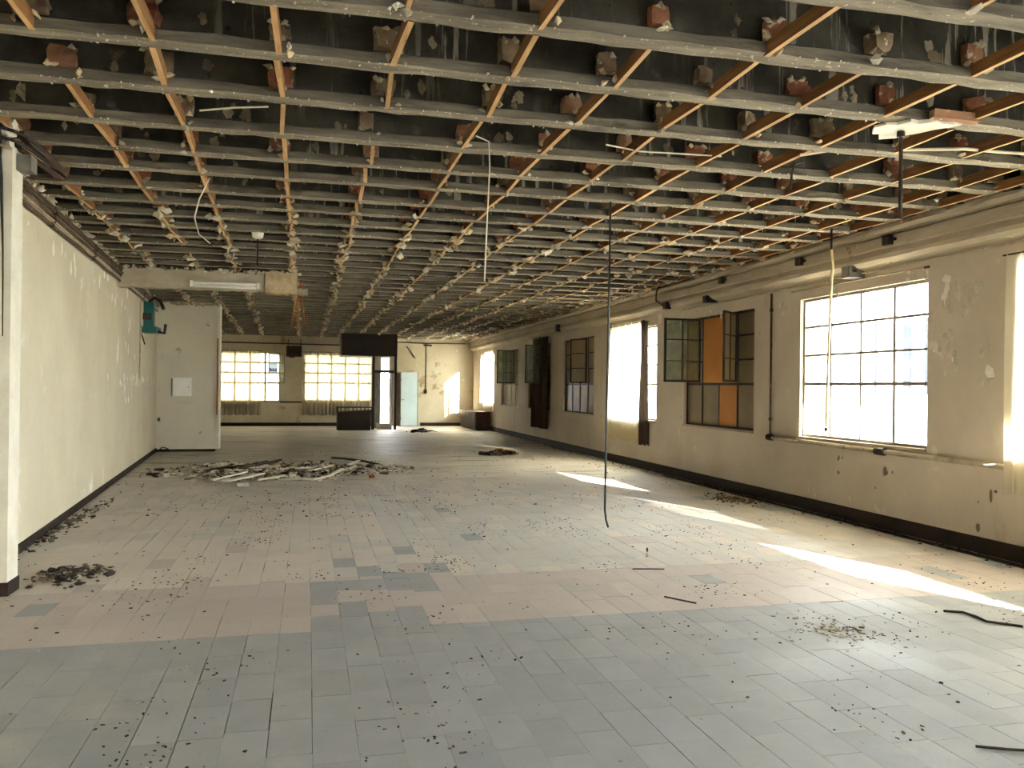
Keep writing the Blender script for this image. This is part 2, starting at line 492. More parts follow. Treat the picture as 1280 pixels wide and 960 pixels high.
b = MB()
b.raw([(xl(YB), YB, -.1), (xl(YF), YF, -.1), (xl(YF) - .3, YF, -.1), (xl(YB) - .3, YB, -.1), (xl(YB), YB, 3.9), (xl(YF), YF, 3.9), (xl(YF) - .3, YF, 3.9), (xl(YB) - .3, YB, 3.9)],
      [(0, 1, 5, 4), (1, 2, 6, 5), (2, 3, 7, 6), (3, 0, 4, 7), (4, 5, 6, 7), (3, 2, 1, 0)])
tag(b.build('wall_left', M['wall_left']), 'blank cream left wall with flaking paint patches', None, None, 'structure')

# far wall with two windows and a doorway
FW = [(-3.75, -1.03, .92, 2.78), (-.16, 2.42, .95, 2.76)]
DW = (2.70, 3.10, 0, 2.70)
b = MB()
def wall_far_piece(x0, x1, z0, z1): b.box(x0, x1, YF, YF + .3, z0, z1)
wall_far_piece(-4.9, FW[0][0], -.1, 3.9)
for (x0, x1, z0, z1) in FW:
    wall_far_piece(x0, x1, -.1, z0); wall_far_piece(x0, x1, z1, 3.9)
wall_far_piece(FW[0][1], FW[1][0], -.1, 3.9)
wall_far_piece(FW[1][1], DW[0], -.1, 3.9)
wall_far_piece(DW[0], DW[1], DW[3], 3.9)
wall_far_piece(DW[1], XR + TW, -.1, 3.9)
tag(b.build('wall_far', M['wall_far']), 'end wall with two wide windows and stained plaster', None, None, 'structure')

# rear wall behind the camera: a row of plain window openings
b = MB()
RW = [(-1.2, .9), (1.6, 3.7), (4.2, 6.0)]
xx = -2.6
for x0, x1 in RW:
    b.box(xx, x0, YB - .3, YB, -.1, 3.9)
    b.box(x0, x1, YB - .3, YB, -.1, .9); b.box(x0, x1, YB - .3, YB, 2.9, 3.9)
    xx = x1
b.box(xx, XR + TW, YB - .3, YB, -.1, 3.9)
tag(b.build('wall_rear', M['wall_left']), 'rear wall behind the viewer with frosted window panes', None, None, 'structure')
for x0, x1 in RW:
    MB().box(x0, x1, YB - .16, YB - .15, .9, 2.9).build('pane', M['frosted'], bpy.data.objects['wall_rear'])

# pilaster on the left wall
b = MB()
b.box(-2.60, -2.12, 6.76, 6.99, .10, 3.30)
pil = tag(b.build('trim_1', M['white_paint']), 'pale plaster pilaster on the left wall', None, None, 'structure')
MB().box(-2.61, -2.11, 6.75, 7.0, 0, .10).build('plinth', M['dark_skirting'], pil)
b = MB()
for k in range(26):
    b.chunk((random.uniform(-2.5, -2.13), random.uniform(6.74, 6.9), random.uniform(3.28, 3.46)), (random.uniform(.03, .07), .05, random.uniform(.03, .06)))
tag(b.build('broken_capital', M['plaster'], pil), kind='stuff')

# flaked paint: ragged patches of bare plaster on both long walls
b = MB()
for k in range(90):
    y, z = random.choice([(random.gauss(15.3, 1.2), random.uniform(1.2, 2.9)), (random.gauss(17, 1.5), random.gauss(1.6, .05)), (random.gauss(11, 2), random.gauss(2.95, .12))])
    if not 8 < y < 20: continue
    r0 = random.uniform(.02, .075)
    b.splat((xl(y), y, z), (-.068, 1, 0), (0, 0, 1), r0 * random.uniform(.7, 1.6), r0 * random.uniform(.8, 2.6), .004, random.choice([0, 0, 1]))
tag(b.build('flaked_patches', [M['flake'], M['white_paint']], bpy.data.objects['wall_left']), kind='stuff')
b = MB()
for (cy, cz, n, r1) in [(7.25, 2.62, 9, .10), (6.95, 2.55, 8, .09), (7.2, 2.05, 9, .09), (6.75, 1.75, 6, .07), (10.3, 2.85, 8, .05), (10.8, 2.3, 5, .04), (7.7, 2.88, 10, .05), (9.0, .72, 4, .05), (8.2, .6, 4, .05), (6.8, .5, 4, .05), (9.2, 2.89, 8, .05), (13.9, 2.2, 4, .05), (12.2, 2.87, 12, .05)]:
    for k in range(n):
        r0 = r1 * random.uniform(.25, 1)
        b.splat((XR, cy + random.gauss(0, .12), cz + random.gauss(0, .10)), (0, -1, 0), (0, 0, 1), r0 * random.uniform(.6, 1.1), r0 * random.uniform(.8, 2.0), .004, random.choice([0, 1, 1]) if cz > 1 else 2)
tag(b.build('flaked_patches', [M['flake'], M['plaster'], M['rubble_mid']], bpy.data.objects['wall_right']), kind='stuff')

# skirtings
b = MB().box(XR - .025, XR, YB, YF, 0, .155)
tag(b.build('baseboard_right', M['dark_skirting']), 'dark brown skirting along the right wall', None, None, 'structure')
b = MB()
def left_strip(b, y0, y1, d, z0, z1, n=1):
    for i in range(n):
        a, c = y0 + (y1 - y0) * i / n, y0 + (y1 - y0) * (i + 1) / n
        b.raw([(xl(a), a, z0), (xl(a) + d, a, z0), (xl(c) + d, c, z0), (xl(c), c, z0), (xl(a), a, z1), (xl(a) + d, a, z1), (xl(c) + d, c, z1), (xl(c), c, z1)],
              [(0, 1, 2, 3), (4, 7, 6, 5), (0, 4, 5, 1), (1, 5, 6, 2), (2, 6, 7, 3), (3, 7, 4, 0)])
left_strip(b, 7.0, 20.3, .02, 0, .085)
tag(b.build('baseboard_left', M['dark_skirting']), 'dark skirting along the left wall', None, None, 'structure')
b = MB().box(-3.9, 2.6, YF - .03, YF, 0, .13).box(4.3, XR, YF - .03, YF, 0, .13)
tag(b.build('baseboard_far', M['dark_skirting']), 'dark skirting along the end wall', None, None, 'structure')

# cornice along the right wall
prof = [(0, 3.42), (.21, 3.42), (.225, 3.37), (.21, 3.33), (.12, 3.318), (.12, 3.30), (.165, 3.292), (.165, 3.18), (.145, 3.165), (.172, 3.10), (.165, 3.06), (.12, 3.02), (.05, 3.0), (0, 2.985)]
b = MB()
ny = 130
V, Fs = [], []
for i in range(ny + 1):
    y = YB + (YF - YB) * i / ny
    for j, (d, z) in enumerate(prof):
        jj = random.uniform(-.02, .018) if j in (1, 2) else random.uniform(-.004, .004)
        V.append((XR - max(0, d + jj) if d else XR, y, z + (random.uniform(-.02, .012) if j in (1,) else random.uniform(-.003, .003))))
n = len(prof)
for i in range(ny):
    for j in range(n - 1):
        Fs.append((i * n + j, i * n + j + 1, (i + 1) * n + j + 1, (i + 1) * n + j))
b.raw(V, Fs)
cor = tag(b.build('trim_2', M['cornice']), 'moulded plaster cornice along the top of the right wall', None, None, 'structure')
b = MB()
for k in range(420):
    y = random.uniform(2, 31)
    b.shard((XR - random.uniform(.02, .2), y, 3.42 + random.uniform(-.01, .02)), (random.uniform(.015, .04), random.uniform(.02, .07), random.uniform(.01, .02)), random.choice([0, 0, 1]))
tag(b.build('crumbled_edge', [M['plaster_dull'], M['plaster_far']], cor), kind='stuff')

# ------------------------------------------------------------------ ceiling: slab, joists, battens, bricks
ceiling = tag(MB().box(-5.2, XR + TW, YB - .3, YF + .3, 3.74, 3.95).build('ceiling', M['slab']), 'stripped concrete ceiling with bare joists, timber battens and brick stubs', None, None, 'structure')
JY = [.05, .74, 1.43, 2.12, 2.81, 3.50, 4.21, 4.92, 5.66, 6.45, 7.15, 7.80, 8.53, 9.17, 9.85, 10.53, 11.17]
while JY[-1] < 32.0:
    JY.append(JY[-1] + random.uniform(.65, .69))
y = -.64
while y > YB + .3:
    JY.insert(0, y); y -= .69
FLW, WBW = .135, .085
def joist(y):
    x0, x1 = xl(y) - .05, XR
    if y > 20.3: x0 = max(x0, xl(y))
    nseg = 56 if y < 12 else 24
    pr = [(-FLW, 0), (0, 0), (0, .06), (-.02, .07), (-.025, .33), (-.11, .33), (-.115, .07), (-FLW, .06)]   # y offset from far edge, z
    V, Fs, ms = [], [], []
    n = len(pr)
    for i in range(nseg + 1):
        x = x0 + (x1 - x0) * i / nseg
        for j, (dy, dz) in enumerate(pr):
            a = .006 if j in (0, 1, 2, 7) else .003
            V.append((x, y + dy + random.uniform(-a, a), ZC + dz + (random.uniform(-a, a) if j != 4 and j != 5 else 0)))
    for i in range(nseg):
        for j in range(n):
            Fs.append((i * n + j, (i + 1) * n + j, (i + 1) * n + (j + 1) % n, i * n + (j + 1) % n))
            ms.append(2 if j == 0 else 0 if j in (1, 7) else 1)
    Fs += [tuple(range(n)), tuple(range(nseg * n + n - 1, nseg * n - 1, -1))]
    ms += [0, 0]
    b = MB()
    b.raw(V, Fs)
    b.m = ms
    return b.build('joist', [M['flange'], M['web'], M['flange_lit']], ceiling)
for y in JY: joist(y)

ROWS = [-3.35, -2.72, -2.06, -1.40, -.83, -.18, .47, 1.16, 1.80, 2.45, 3.12, 3.76, 4.40, 5.04, 5.68, 6.12]
def row_x(r, y):
    x = ROWS[r]
    if x < 0: x += -.035 * max(0, y - 4) * min(1, -x)
    return x
bat, bri = [], []
for k in range(len(JY) - 1):
    ya, yb = JY[k], JY[k + 1] - FLW            # clear bay
    if yb < 1.8: continue
    for r in range(len(ROWS)):
        x = row_x(r, yb)
        if x < xl(yb) + .08: continue
        gone = 0.02 if yb < 12 else (.35 if ROWS[r] < .5 else .12)
        if random.random() > gone: bat.append((ya, yb, r))
        bri.append((ya, yb, r))
bat.sort(key=lambda t: t[1])
bri.sort(key=lambda t: t[1])
def off_frame(x, y):
    c = y * .972 + x * .239; rr = x * .972 - y * .239
    return c < 1 or abs(rr / c) > .66 or (ZC - EYE) / c * 1035 > 500
rest = MB()
nb = 0
for (ya, yb, r) in bat:
    xa, xb = row_x(r, ya) + random.uniform(-.02, .02), row_x(r, yb) + random.uniform(-.025, .025)
    if yb > 11 and ROWS[r] < 1: xa += random.uniform(-.05, .05); xb += random.uniform(-.05, .05)
    h = random.uniform(.07, .085)
    wd = random.uniform(.026, .034)
    zb = ZC - random.uniform(0, .006)
    A, B = Vector((xa, ya - .015, zb + h / 2)), Vector((xb, yb + .03, zb + h / 2 + random.uniform(-.004, .006)))
    if off_frame(xb, yb) and off_frame(xa, ya): 
        continue
    if nb < 300:
        c = (A + B) / 2
        mb = MB(c).beam(A, B, wd, h, jit=.002)
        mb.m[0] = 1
        mb.build('batten', [M['batten'], M['batten_lit']], ceiling)
        nb += 1
    else:
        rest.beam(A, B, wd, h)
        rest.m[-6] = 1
tag(rest.build('batten_run', [M['batten'], M['batten_lit']], ceiling), kind='stuff')

def brick_mesh(mt, seed):
    bm = bmesh.new()
    bmesh.ops.create_cube(bm, size=1)
    bmesh.ops.subdivide_edges(bm, edges=bm.edges, cuts=1, use_grid_fill=True)
    rr = random.Random(seed)
    for v in bm.verts:
        if v.co.length > .8: v.co *= rr.uniform(.80, .98)
        v.co += Vector((rr.uniform(-.07, .07), rr.uniform(-.07, .07), rr.uniform(-.07, .07)))
    bmesh.ops.triangulate(bm, faces=bm.faces)
    me = bpy.data.meshes.new('brick')
    bm.to_mesh(me); bm.free()
    me.materials.append(mt)
    return me
BR = [brick_mesh(M['brick'] if i % 2 == 0 else M['brick_grey'], i) for i in range(10)]
nb = 0
rest = MB()
lump = MB()
for (ya, yb, r) in bri:
    x = row_x(r, yb) + random.uniform(-.03, .03)
    if off_frame(x, yb): continue
    if random.random() < .06: continue
    s = (random.uniform(.10, .17), random.uniform(.08, .12), random.uniform(.09, .15))
    c = (x + random.uniform(-.05, .02), yb + .02 - s[1] / 2 + .03, ZC + .065 + s[2] / 2)
    if nb < 300:
        o = link('brick', random.choice(BR), ceiling, c, random.uniform(-.25, .25))
        o.scale = s
        nb += 1
    else:
        rest.chunk(c, (s[0] / 2, s[1] / 2, s[2] / 2), random.choice([0, 1, 1]))
    # mortar blob between batten end and joist
    far = yb > 9.5
    for q in range(random.choice([1, 2, 2]) if not far else random.choice([3, 4, 5])):
        big = (1.0 if not far else 1.9)
        lump.shard((x + random.uniform(-.07, .07), yb + random.uniform(-.05, .02) + (random.uniform(-.35, 0) if far and random.random() < .35 else 0), ZC + random.uniform(-.02, .06)),
                   (random.uniform(.015, .04) * big, random.uniform(.02, .06) * big, random.uniform(.012, .03) * big), random.choice([0, 1, 2, 2]))
    if not far:
        for q in range(3):
            lump.shard((c[0] + random.uniform(-.5, .5) * s[0], c[1] - s[1] * .45, c[2] + random.choice([-.5, .4, .5]) * s[2]), (.03, .015, .025), random.choice([1, 1, 2]))
tag(rest.build('brick_rubble', [M['brick'], M['brick_grey']], ceiling), kind='stuff')
# white nibs of old plaster on the joist edges, drips of it on the webs
for k, y in enumerate(JY):
    if y < 2.5: continue
    cnt = 120 if y < 12 else 70
    for c in range(cnt):
        x = random.uniform(xl(y), XR)
        if random.random() < .6: x = ROWS[random.randrange(len(ROWS))] + random.gauss(0, .22)
        if x < xl(y) or x > XR - .1: continue
        s = random.uniform(.003, .010)
        lump.bit((x, y - FLW + random.choice([0, 0, .06, .12]) + random.uniform(-.01, .01), ZC - random.uniform(0, .008)), (s * random.uniform(.8, 1.6), s, s * random.uniform(.6, 1.6)), 0)
tag(lump.build('plaster_remnants', [M['plaster'], M['plaster_dull'], M['plaster_far']], ceiling), kind='stuff')
# splashes of mortar on the webs
pp = MB()
for (ya, yb, r) in bri:
    if yb > 12 or random.random() < .55: continue
    x = row_x(r, yb) + random.uniform(.18, .4)
    if x > XR - .3: continue
    wy = yb + .018
    for q in range(random.choice([1, 2, 3])):
        r0 = random.uniform(.03, .075)
        pp.splat((x + random.uniform(-.07, .07), wy + .012, ZC + .085 + random.uniform(0, .10)), (1, 0, 0), (0, 0, 1), r0 * random.uniform(.6, 1), r0 * random.uniform(.8, 1.4), .012, random.choice([0, 0, 1]))
tag(pp.build('mortar_splashes', [M['rubble_mid'], M['plaster_dull']], ceiling), kind='stuff')

# ------------------------------------------------------------------ windows
def window_right(n, y0, label, frame='steel_dark', pane='glass', closed=False, skip=(), open_upper=()):
    """4 x 4 steel window in the right wall: three short rows over a taller bottom row"""
    root = tag(empty('window_%d' % n, (XR + .07, y0, WZ0)), label, None, None, 'structure')
    y1 = y0 + WW
    X0, X1 = XR + .05, XR + .09
    zt = WZ0 + .70                                 # transom
    zs = [WZ0, zt, zt + (WZ1 - zt) / 3, zt + 2 * (WZ1 - zt) / 3, WZ1]
    ys = [y0 + WW * i / 4 for i in range(5)]
    b = MB(root.location)
    b.box(X0, X1, y0, y0 + .035, WZ0, WZ1).box(X0, X1, y1 - .035, y1, WZ0, WZ1)
    b.box(X0, X1, y0 + .035, y1 - .035, WZ0, WZ0 + .035).box(X0, X1, y0 + .035, y1 - .035, WZ1 - .035, WZ1)
    b.build('frame', M[frame], root)
    for i in (1, 2, 3):
        wd = .015 if i != 1 else .019
        top = zt if (i, 3) in skip and (i - 1, 3) in skip else WZ1 - .035
        MB(root.location).box(X0 + .005, X1 - .005, ys[i] - wd, ys[i] + wd, WZ0 + .035, top).build('mullion', M[frame], root)
    for j in (1, 2, 3):
        wd = .019 if j == 1 else .014
        if j != 1 and skip:
            for c in range(4):
                if (c, j) not in skip:
                    MB(root.location).box(X0 + .006, X1 - .006, ys[c] + .02, ys[c + 1] - .02, zs[j] - wd, zs[j] + wd).build('glazing_bar', M[frame], root)
        else:
            MB(root.location).box(X0 + .006, X1 - .006, y0 + .035, y1 - .035, zs[j] - wd, zs[j] + wd).build('glazing_bar', M[frame], root)
    for c in range(4):
        for j in range(4):
            if (c, j) in skip: continue
            MB(root.location).box(XR + .068, XR + .072, ys[c] + .01, ys[c + 1] - .01, zs[j] + .01, zs[j + 1] - .01).build('pane', M[pane], root)
    b = MB(root.location).box(XR - .03, XR + .05, y0 + .001, y1 - .001, WZ0 - .03, WZ0 + .002)
    b.build('sill', M['cornice'], root)
    if closed:
        # outside roller shutter, slat by slat
        for q in range(23):
            z = WZ0 + .001 + q * .0793
            MB(root.location).box(XR + .20, XR + .215 + .006 * (q % 2), y0 + .002, y1 - .002, z, z + .0792).build('slat', M['shutter'], root)
    return root, ys, zs

def leaf(root, hy, ang, width, z0, z1, ncol, nrow, pane='glass_green', frame='steel_dark'):
    """opened casement: hinge at (XR+.04, hy); ang measured from +y towards -x"""
    d = Vector((-math.sin(ang), math.cos(ang), 0))
    H = Vector((XR + .035, hy, 0)) + d * .02
    mb = MB((H.x, H.y, z0))
    P = lambda t, z: (H.x + d.x * t, H.y + d.y * t, z)
    def upbar(t, wd): mb.beam(P(t, z0), P(t, z1), .028, wd, up=(d.x, d.y, 0))
    for t, wd in [(.018, .036), (width - .018, .036)] + [(width * i / ncol, .022) for i in range(1, ncol)]:
        upbar(t, wd)
    for i in range(nrow + 1):
        z = z0 + (z1 - z0) * i / nrow
        z = min(max(z, z0 + .016), z1 - .016)
        mb.beam(P(.036, z), P(width - .036, z), .026, .032 if i in (0, nrow) else .018)
    o = mb.build('casement', M[frame], root)
    for i in range(ncol):
        for j in range(nrow):
            ta, tb = width * i / ncol + .014, width * (i + 1) / ncol - .014
            za, zb = z0 + (z1 - z0) * j / nrow + .012, z0 + (z1 - z0) * (j + 1) / nrow - .012
            nn = Vector((d.y, -d.x, 0)) * .002
            a, c = Vector(P(ta, 0)), Vector(P(tb, 0))
            V = [(p + s * nn) for s in (-1, 1) for p in (a, c)]
            mbp = MB((H.x, H.y, z0))
            mbp.raw([(v.x, v.y, z) for z in (za, zb) for v in V], [(0, 2, 3, 1), (4, 5, 7, 6), (0, 1, 5, 4), (1, 3, 7, 5), (3, 2, 6, 7), (2, 0, 4, 6)])
            mbp.build('pane', M[pane], o)
    return o

UP3 = {(c, j) for c in (1, 2) for j in (1, 2, 3)}
wA, _, _ = window_right(9, WIN[0], 'steel window in the right wall far behind the viewer')
wB, _, _ = window_right(10, WIN[1], 'steel window in the right wall just behind the viewer')
w0, _, _ = window_right(1, WIN[2], 'bright window at the right edge of the view, behind a sheer curtain', 'steel_grey')
w1, _, _ = window_right(2, WIN[3], 'big bright sixteen pane window nearest the pipe corner, with no curtain', 'steel_grey')
w2, ys2, zs2 = window_right(3, WIN[4], 'dark shuttered window with open casements and two orange boards', 'steel_dark', 'glass_dirty', True,
    UP3 | {(1, 0)})
w3, _, _ = window_right(4, WIN[5], 'bright window half covered by a sheer cream curtain on the right wall', 'steel_grey')
w4, ys4, zs4 = window_right(5, WIN[6], 'dark closed window between the cream curtain and the dark drape', 'steel_dark', 'glass_dirty', True, {(1, j) for j in (1, 2, 3)})
w5, ys5, zs5 = window_right(6, WIN[7], 'dark window beside the long dark drape with one casement open', 'steel_dark', 'glass_dirty', True, {(1, j) for j in (1, 2, 3)})
w6, ys6, zs6 = window_right(7, WIN[8], 'dark window with greenish open casement before the corner window', 'steel_dark', 'glass_dirty', True, {(1, j) for j in (1, 2, 3)})
w7, _, _ = window_right(8, WIN[9], 'bright corner window above the low dark cabinet', 'steel_grey')

zt = WZ0 + .70
leaf(w2, ys2[3], math.radians(90), .66, zt + .03, WZ1 - .03, 2, 3, 'glass_green')
leaf(w2, ys2[1], math.radians(133), .585, zt + .03, WZ1 - .03, 2, 3, 'glass_dirty')
def board(root, y0, y1, z0, z1):
    MB(root.location).box(XR + .058, XR + .078, y0, y1, z0, z1).build('board', M['orange'], root)['label'] = 'orange board filling a missing pane'
board(w2, ys2[1] + .022, ys2[3] - .03, zt + .025, WZ1 - .04)
board(w2, ys2[1] + .02, ys2[2] - .02, WZ0 + .036, zt - .02)
leaf(w4, ys4[1] , math.radians(25), .56, zt + .03, WZ1 - .03, 1, 3, 'glass_dirty')
leaf(w5, ys5[1], math.radians(90), .58, zt + .03, WZ1 - .03, 2, 3, 'glass_green')
leaf(w6, ys6[1], math.radians(92), .58, zt + .03, WZ1 - .03, 2, 3, 'glass_green')

def window_far(n, x0, x1, z0, z1, nc, label):
    root = tag(empty('window_%d' % n, (x0, YF + .07, z0)), label, None, None, 'structure')
    Y0, Y1 = YF + .05, YF + .09
    b = MB(root.location)
    b.box(x0, x0 + .04, Y0, Y1, z0, z1).box(x1 - .04, x1, Y0, Y1, z0, z1).box(x0 + .04, x1 - .04, Y0, Y1, z0, z0 + .04).box(x0 + .04, x1 - .04, Y0, Y1, z1 - .04, z1)
    b.build('frame', M['steel_grey'], root)
    zt = z0 + .70
    zs = [z0, zt, zt + (z1 - zt) / 3, zt + 2 * (z1 - zt) / 3, z1]
    xs = [x0 + (x1 - x0) * i / nc for i in range(nc + 1)]
    for i in range(1, nc):
        MB(root.location).box(xs[i] - .028, xs[i] + .028, Y0 + .005, Y1 - .005, z0 + .04, z1 - .04).build('mullion', M['steel_grey'], root)
    for j in (1, 2, 3):
        MB(root.location).box(x0 + .04, x1 - .04, Y0 + .006, Y1 - .006, zs[j] - .026, zs[j] + .026).build('glazing_bar', M['steel_grey'], root)
    for i in range(nc):
        for j in range(4):
            MB(root.location).box(xs[i] + .01, xs[i + 1] - .01, YF + .068, YF + .072, zs[j] + .01, zs[j + 1] - .01).build('pane', M['frosted_far'], root)
    MB(root.location).box(x0 + .001, x1 - .001, YF - .03, YF + .05, z0 - .03, z0 + .002).build('sill', M['cornice'], root)
    return root
wf1 = window_far(11, *FW[0], 5, 'left window in the end wall, partly hidden by the white partition')
wf2 = window_far(12, *FW[1], 5, 'wide five column window in the end wall behind the dark counter')
# an inward-opened casement at the right of the left end window
mb = MB((-1.03, YF, 1.65))
x0c, x1c, z0c, z1c, yc = -1.45, -.86, 1.62, 2.74, YF - .06
for a in (x0c, x1c - .035): mb.box(a, a + .035, yc - .03, yc, z0c, z1c)
for z in (z0c, z1c - .035, z0c + .37, z0c + .74): mb.box(x0c + .035, x1c - .035, yc - .028, yc - .002, z, z + .03)
cs = mb.build('casement', M['steel_grey'], wf1)
for j in range(3):
    MB((-1.03, YF, 1.65)).box(x0c + .03, x1c - .03, yc - .017, yc - .013, z0c + .37 * j + .03, z0c + .37 * (j + 1)).build('pane', M['glass'], cs)
ns = tag(empty('notice', (-1.27, yc - .035, 1.98)), 'pale notice with a blue band stuck on the left end window', 'notice')
MB(ns.location).box(-1.43, -1.13, yc - .034, yc - .031, 1.98, 2.42).build('sheet', M['notice'], ns)
b = MB(ns.location)
for k, (dx, wd, h) in enumerate([(.01, .05, .13), (.07, .04, .10), (.12, .05, .12), (.18, .03, .09), (.22, .05, .12)]):
    b.box(-1.42 + dx, -1.42 + dx + wd, yc - .037, yc - .0341, 2.06, 2.06 + h)
b.build('print', M['blue_ink'], ns)

# ------------------------------------------------------------------ curtains
def curtain(name, label, axis, fix, a, c, z0, z1, mt, amp=.03, waves=14, ruffle=True, taper=0.):
    """gathered cloth hanging in the plane axis=fix, from a to c"""
    n, m = int(waves * 7), 12
    V, Fs = [], []
    ph = random.uniform(0, 6)
    for j in range(m + 1):
        t = j / m
        z = z1 + (z0 - z1) * t
        for i in range(n + 1):
            s = i / n
            p = a + (c - a) * s + taper * t * (s - .5)
            d = amp * (.5 + .6 * t) * math.sin(s * waves * 6.283 + ph + .5 * math.sin(t * 3 + s * 9)) + .012 * math.sin(s * 31 + t * 4)
            zz = z + (random.uniform(-.03, .04) if j == 0 and ruffle else 0) + (.02 * math.sin(s * 40 + ph) if j == m else 0)
            V.append((fix - abs(amp) - d, p, zz) if axis == 'x' else (p, fix - abs(amp) - d, zz))
    for j in range(m):
        for i in range(n):
            k = j * (n + 1) + i
            Fs.append((k, k + 1, k + n + 2, k + n + 1))
    o = (fix, (a + c) / 2, z1) if axis == 'x' else ((a + c) / 2, fix, z1)
    root = tag(empty(name, o), label, 'curtain')
    MB(o).raw(V, Fs).build('cloth', mt, root, smooth=True)
    b = MB(o)
    if axis == 'x': b.tube([(fix - amp, a - .05, z1 - .02), (fix - amp, c + .05, z1 - .02)], .009, 6)
    else: b.tube([(a - .05, fix - amp, z1 - .02), (c + .05, fix - amp, z1 - .02)], .009, 6)
    b.build('rod', M['iron'], root)
    return root
curtain('sheer_curtain', 'sheer curtain over the window at the right edge of the view', 'x', XR - .02, 4.0, 6.42, .62, 2.88, M['sheer_open'], .03, 16)
curtain('sheer_curtain', 'cream sheer curtain over the bright window past the orange boards', 'x', XR - .02, 15.18, 16.96, .50, 2.90, M['sheer'], .035, 12)
curtain('drape', 'narrow dark drape gathered beside the cream sheer curtain', 'x', XR - .02, 14.86, 15.16, .48, 2.88, M['drape'], .04, 4)
curtain('drape', 'long dark drape hanging over the shuttered windows on the right wall', 'x', XR - .06, 21.55, 23.1, .45, 2.96, M['drape'], .05, 8)
curtain('sheer_curtain', 'pale sheer curtain in the far right corner window', 'x', XR - .02, 28.62, 30.15, .72, 2.86, M['sheer'], .03, 10)
curtain('net_curtain', 'grey net curtain under the left end window beside the partition', 'y', YF - .04, -3.3, -1.72, .42, 2.84, M['sheer_grey'], .03, 12)
curtain('net_curtain', 'grey net curtain across the wide end window behind the counter', 'y', YF - .04, -.22, 2.40, .42, 2.84, M['sheer_grey'], .03, 18)

# ------------------------------------------------------------------ outside: yard, added sun baffle, neighbour
MB().box(-60, 60, -60, 90, -.6, -.28).build('ground', M['yard'])
tag(bpy.data.objects['ground'], 'pale concrete yard outside the windows', None, None, 'structure')
tag(MB().box(XR + TW, XR + TW + 2.80, YB - 16, 13.2, 3.62, 3.78).build('sun_baffle', M['yard']), 'added unseen slab outside the right wall that trims the sunlight', None, None, 'structure')  # unseen slab, added and sized to trim the sun strips indoors
nb_ = tag(empty('building', (16, 12, -.28)), 'pale neighbouring building with tall dark slots seen through the bright window', 'building')
MB(nb_.location).box(16, 24, 17.2, 27, -.28, 3.75).build('wall', M['facade'], nb_)
for (yy, wd) in ((20.75, .10), (19.35, .30), (18.62, .22)):
    MB(nb_.location).box(15.97, 16.0, yy, yy + wd, 1.5, 3.55).build('slot', M['slot'], nb_)

# ------------------------------------------------------------------ partition block
pr = tag(empty('partition', (-2.7, 20.5, 0)), 'cream partition block jutting from the left wall', 'partition', None, 'structure')
MB(pr.location).box(xl(20.3) - .05, -2.02, 20.3, 20.62, .06, ZC + .02).build('panel', M['partition'], pr)
MB(pr.location).box(-2.05, -1.995, 20.27, 20.65, .06, ZC).build('corner_post', M['white_paint'], pr)
MB(pr.location).box(xl(20.3) - .03, -2.1, 20.29, 20.62, 0, .06).build('plinth', M['dark_skirting'], pr)
MB(pr.location).box(-2.055, -2.03, 20.255, 20.28, .85, 2.62).build('red_strip', M['red'], pr)
b = MB(pr.location)
for k in range(30): b.chunk((random.uniform(-3.2, -2.0), 20.28, ZC + random.uniform(-.05, .03)), (.05, .03, .03))
tag(b.build('broken_top', M['plaster_dull'], pr), kind='stuff')

pb = tag(empty('electric_panel', (-2.8, 20.28, 1.5)), 'white metal panel box on the cream partition', 'panel')
MB(pb.location).box(-3.0, -2.61, 20.20, 20.30, 1.28, 1.70).build('case', M['white_box'], pb)
cv = MB(pb.location).box(-2.985, -2.625, 20.188, 20.199, 1.295, 1.685).build('cover', M['white_box'], pb)
MB((-2.66, 20.18, 1.49)).tube([(-2.66, 20.188, 1.49), (-2.66, 20.178, 1.49)], .012, 8).build('lock', M['iron'], cv)
MB(pb.location).box(-3.04, -3.0, 20.24, 20.30, 1.28, 1.68).build('side_plate', M['grey_box'], pb)
b = MB((-3.3, 20.28, .75)).box(-3.32, -3.27, 20.25, 20.30, .70, .78)
tag(b.build('socket', M['black']), 'small black socket low on the cream partition', 'socket')
pts = [(-3.31 + .03 * i + .02 * math.sin(i), 20.12 - .05 * math.sin(i * .5), .03 + .09 * math.sin(i * .32) ** 2) for i in range(11)]
tag(MB(pts[0]).tube(pts, .012, 6).build('cable', M['black']), 'black cable loop at the foot of the cream partition', 'cable')

# ------------------------------------------------------------------ plaster bulkhead with fluorescent lamp
bk = tag(empty('bulkhead', (-1.4, 14.3, 3.1)), 'remnant of a plaster bulkhead hanging below the joists at left', 'beam')
def ragged(x0, x1, y0, y1, z0, z1, n, mt, name):
    V, Fs = [], []
    for i in range(n + 1):
        x = x0 + (x1 - x0) * i / n
        dz0, dz1 = random.uniform(-.012, .012), random.uniform(-.025, .02)
        V += [(x, y0, z0 + dz0), (x, y1, z0 + dz0), (x, y1, z1), (x, y0, z1 + dz1)]
    for i in range(n):
        for j in range(4):
            Fs.append((i * 4 + j, (i + 1) * 4 + j, (i + 1) * 4 + (j + 1) % 4, i * 4 + (j + 1) % 4))
    Fs += [(3, 2, 1, 0), (n * 4, n * 4 + 1, n * 4 + 2, n * 4 + 3)]
    return MB(bk.location).raw(V, Fs).build(name, mt, bk)
ragged(xl(14.3) + .01, -.72, 14.2, 14.42, 3.10, 3.40, 26, M['cornice'], 'face')
ragged(-.70, -.20, 14.14, 14.42, 3.07, 3.43, 10, M['plaster_far'], 'broken_end')
ragged(-.20, -.02, 14.24, 14.42, 3.06, 3.18, 5, M['plaster_dull'], 'lower_stub')
b = MB(bk.location)
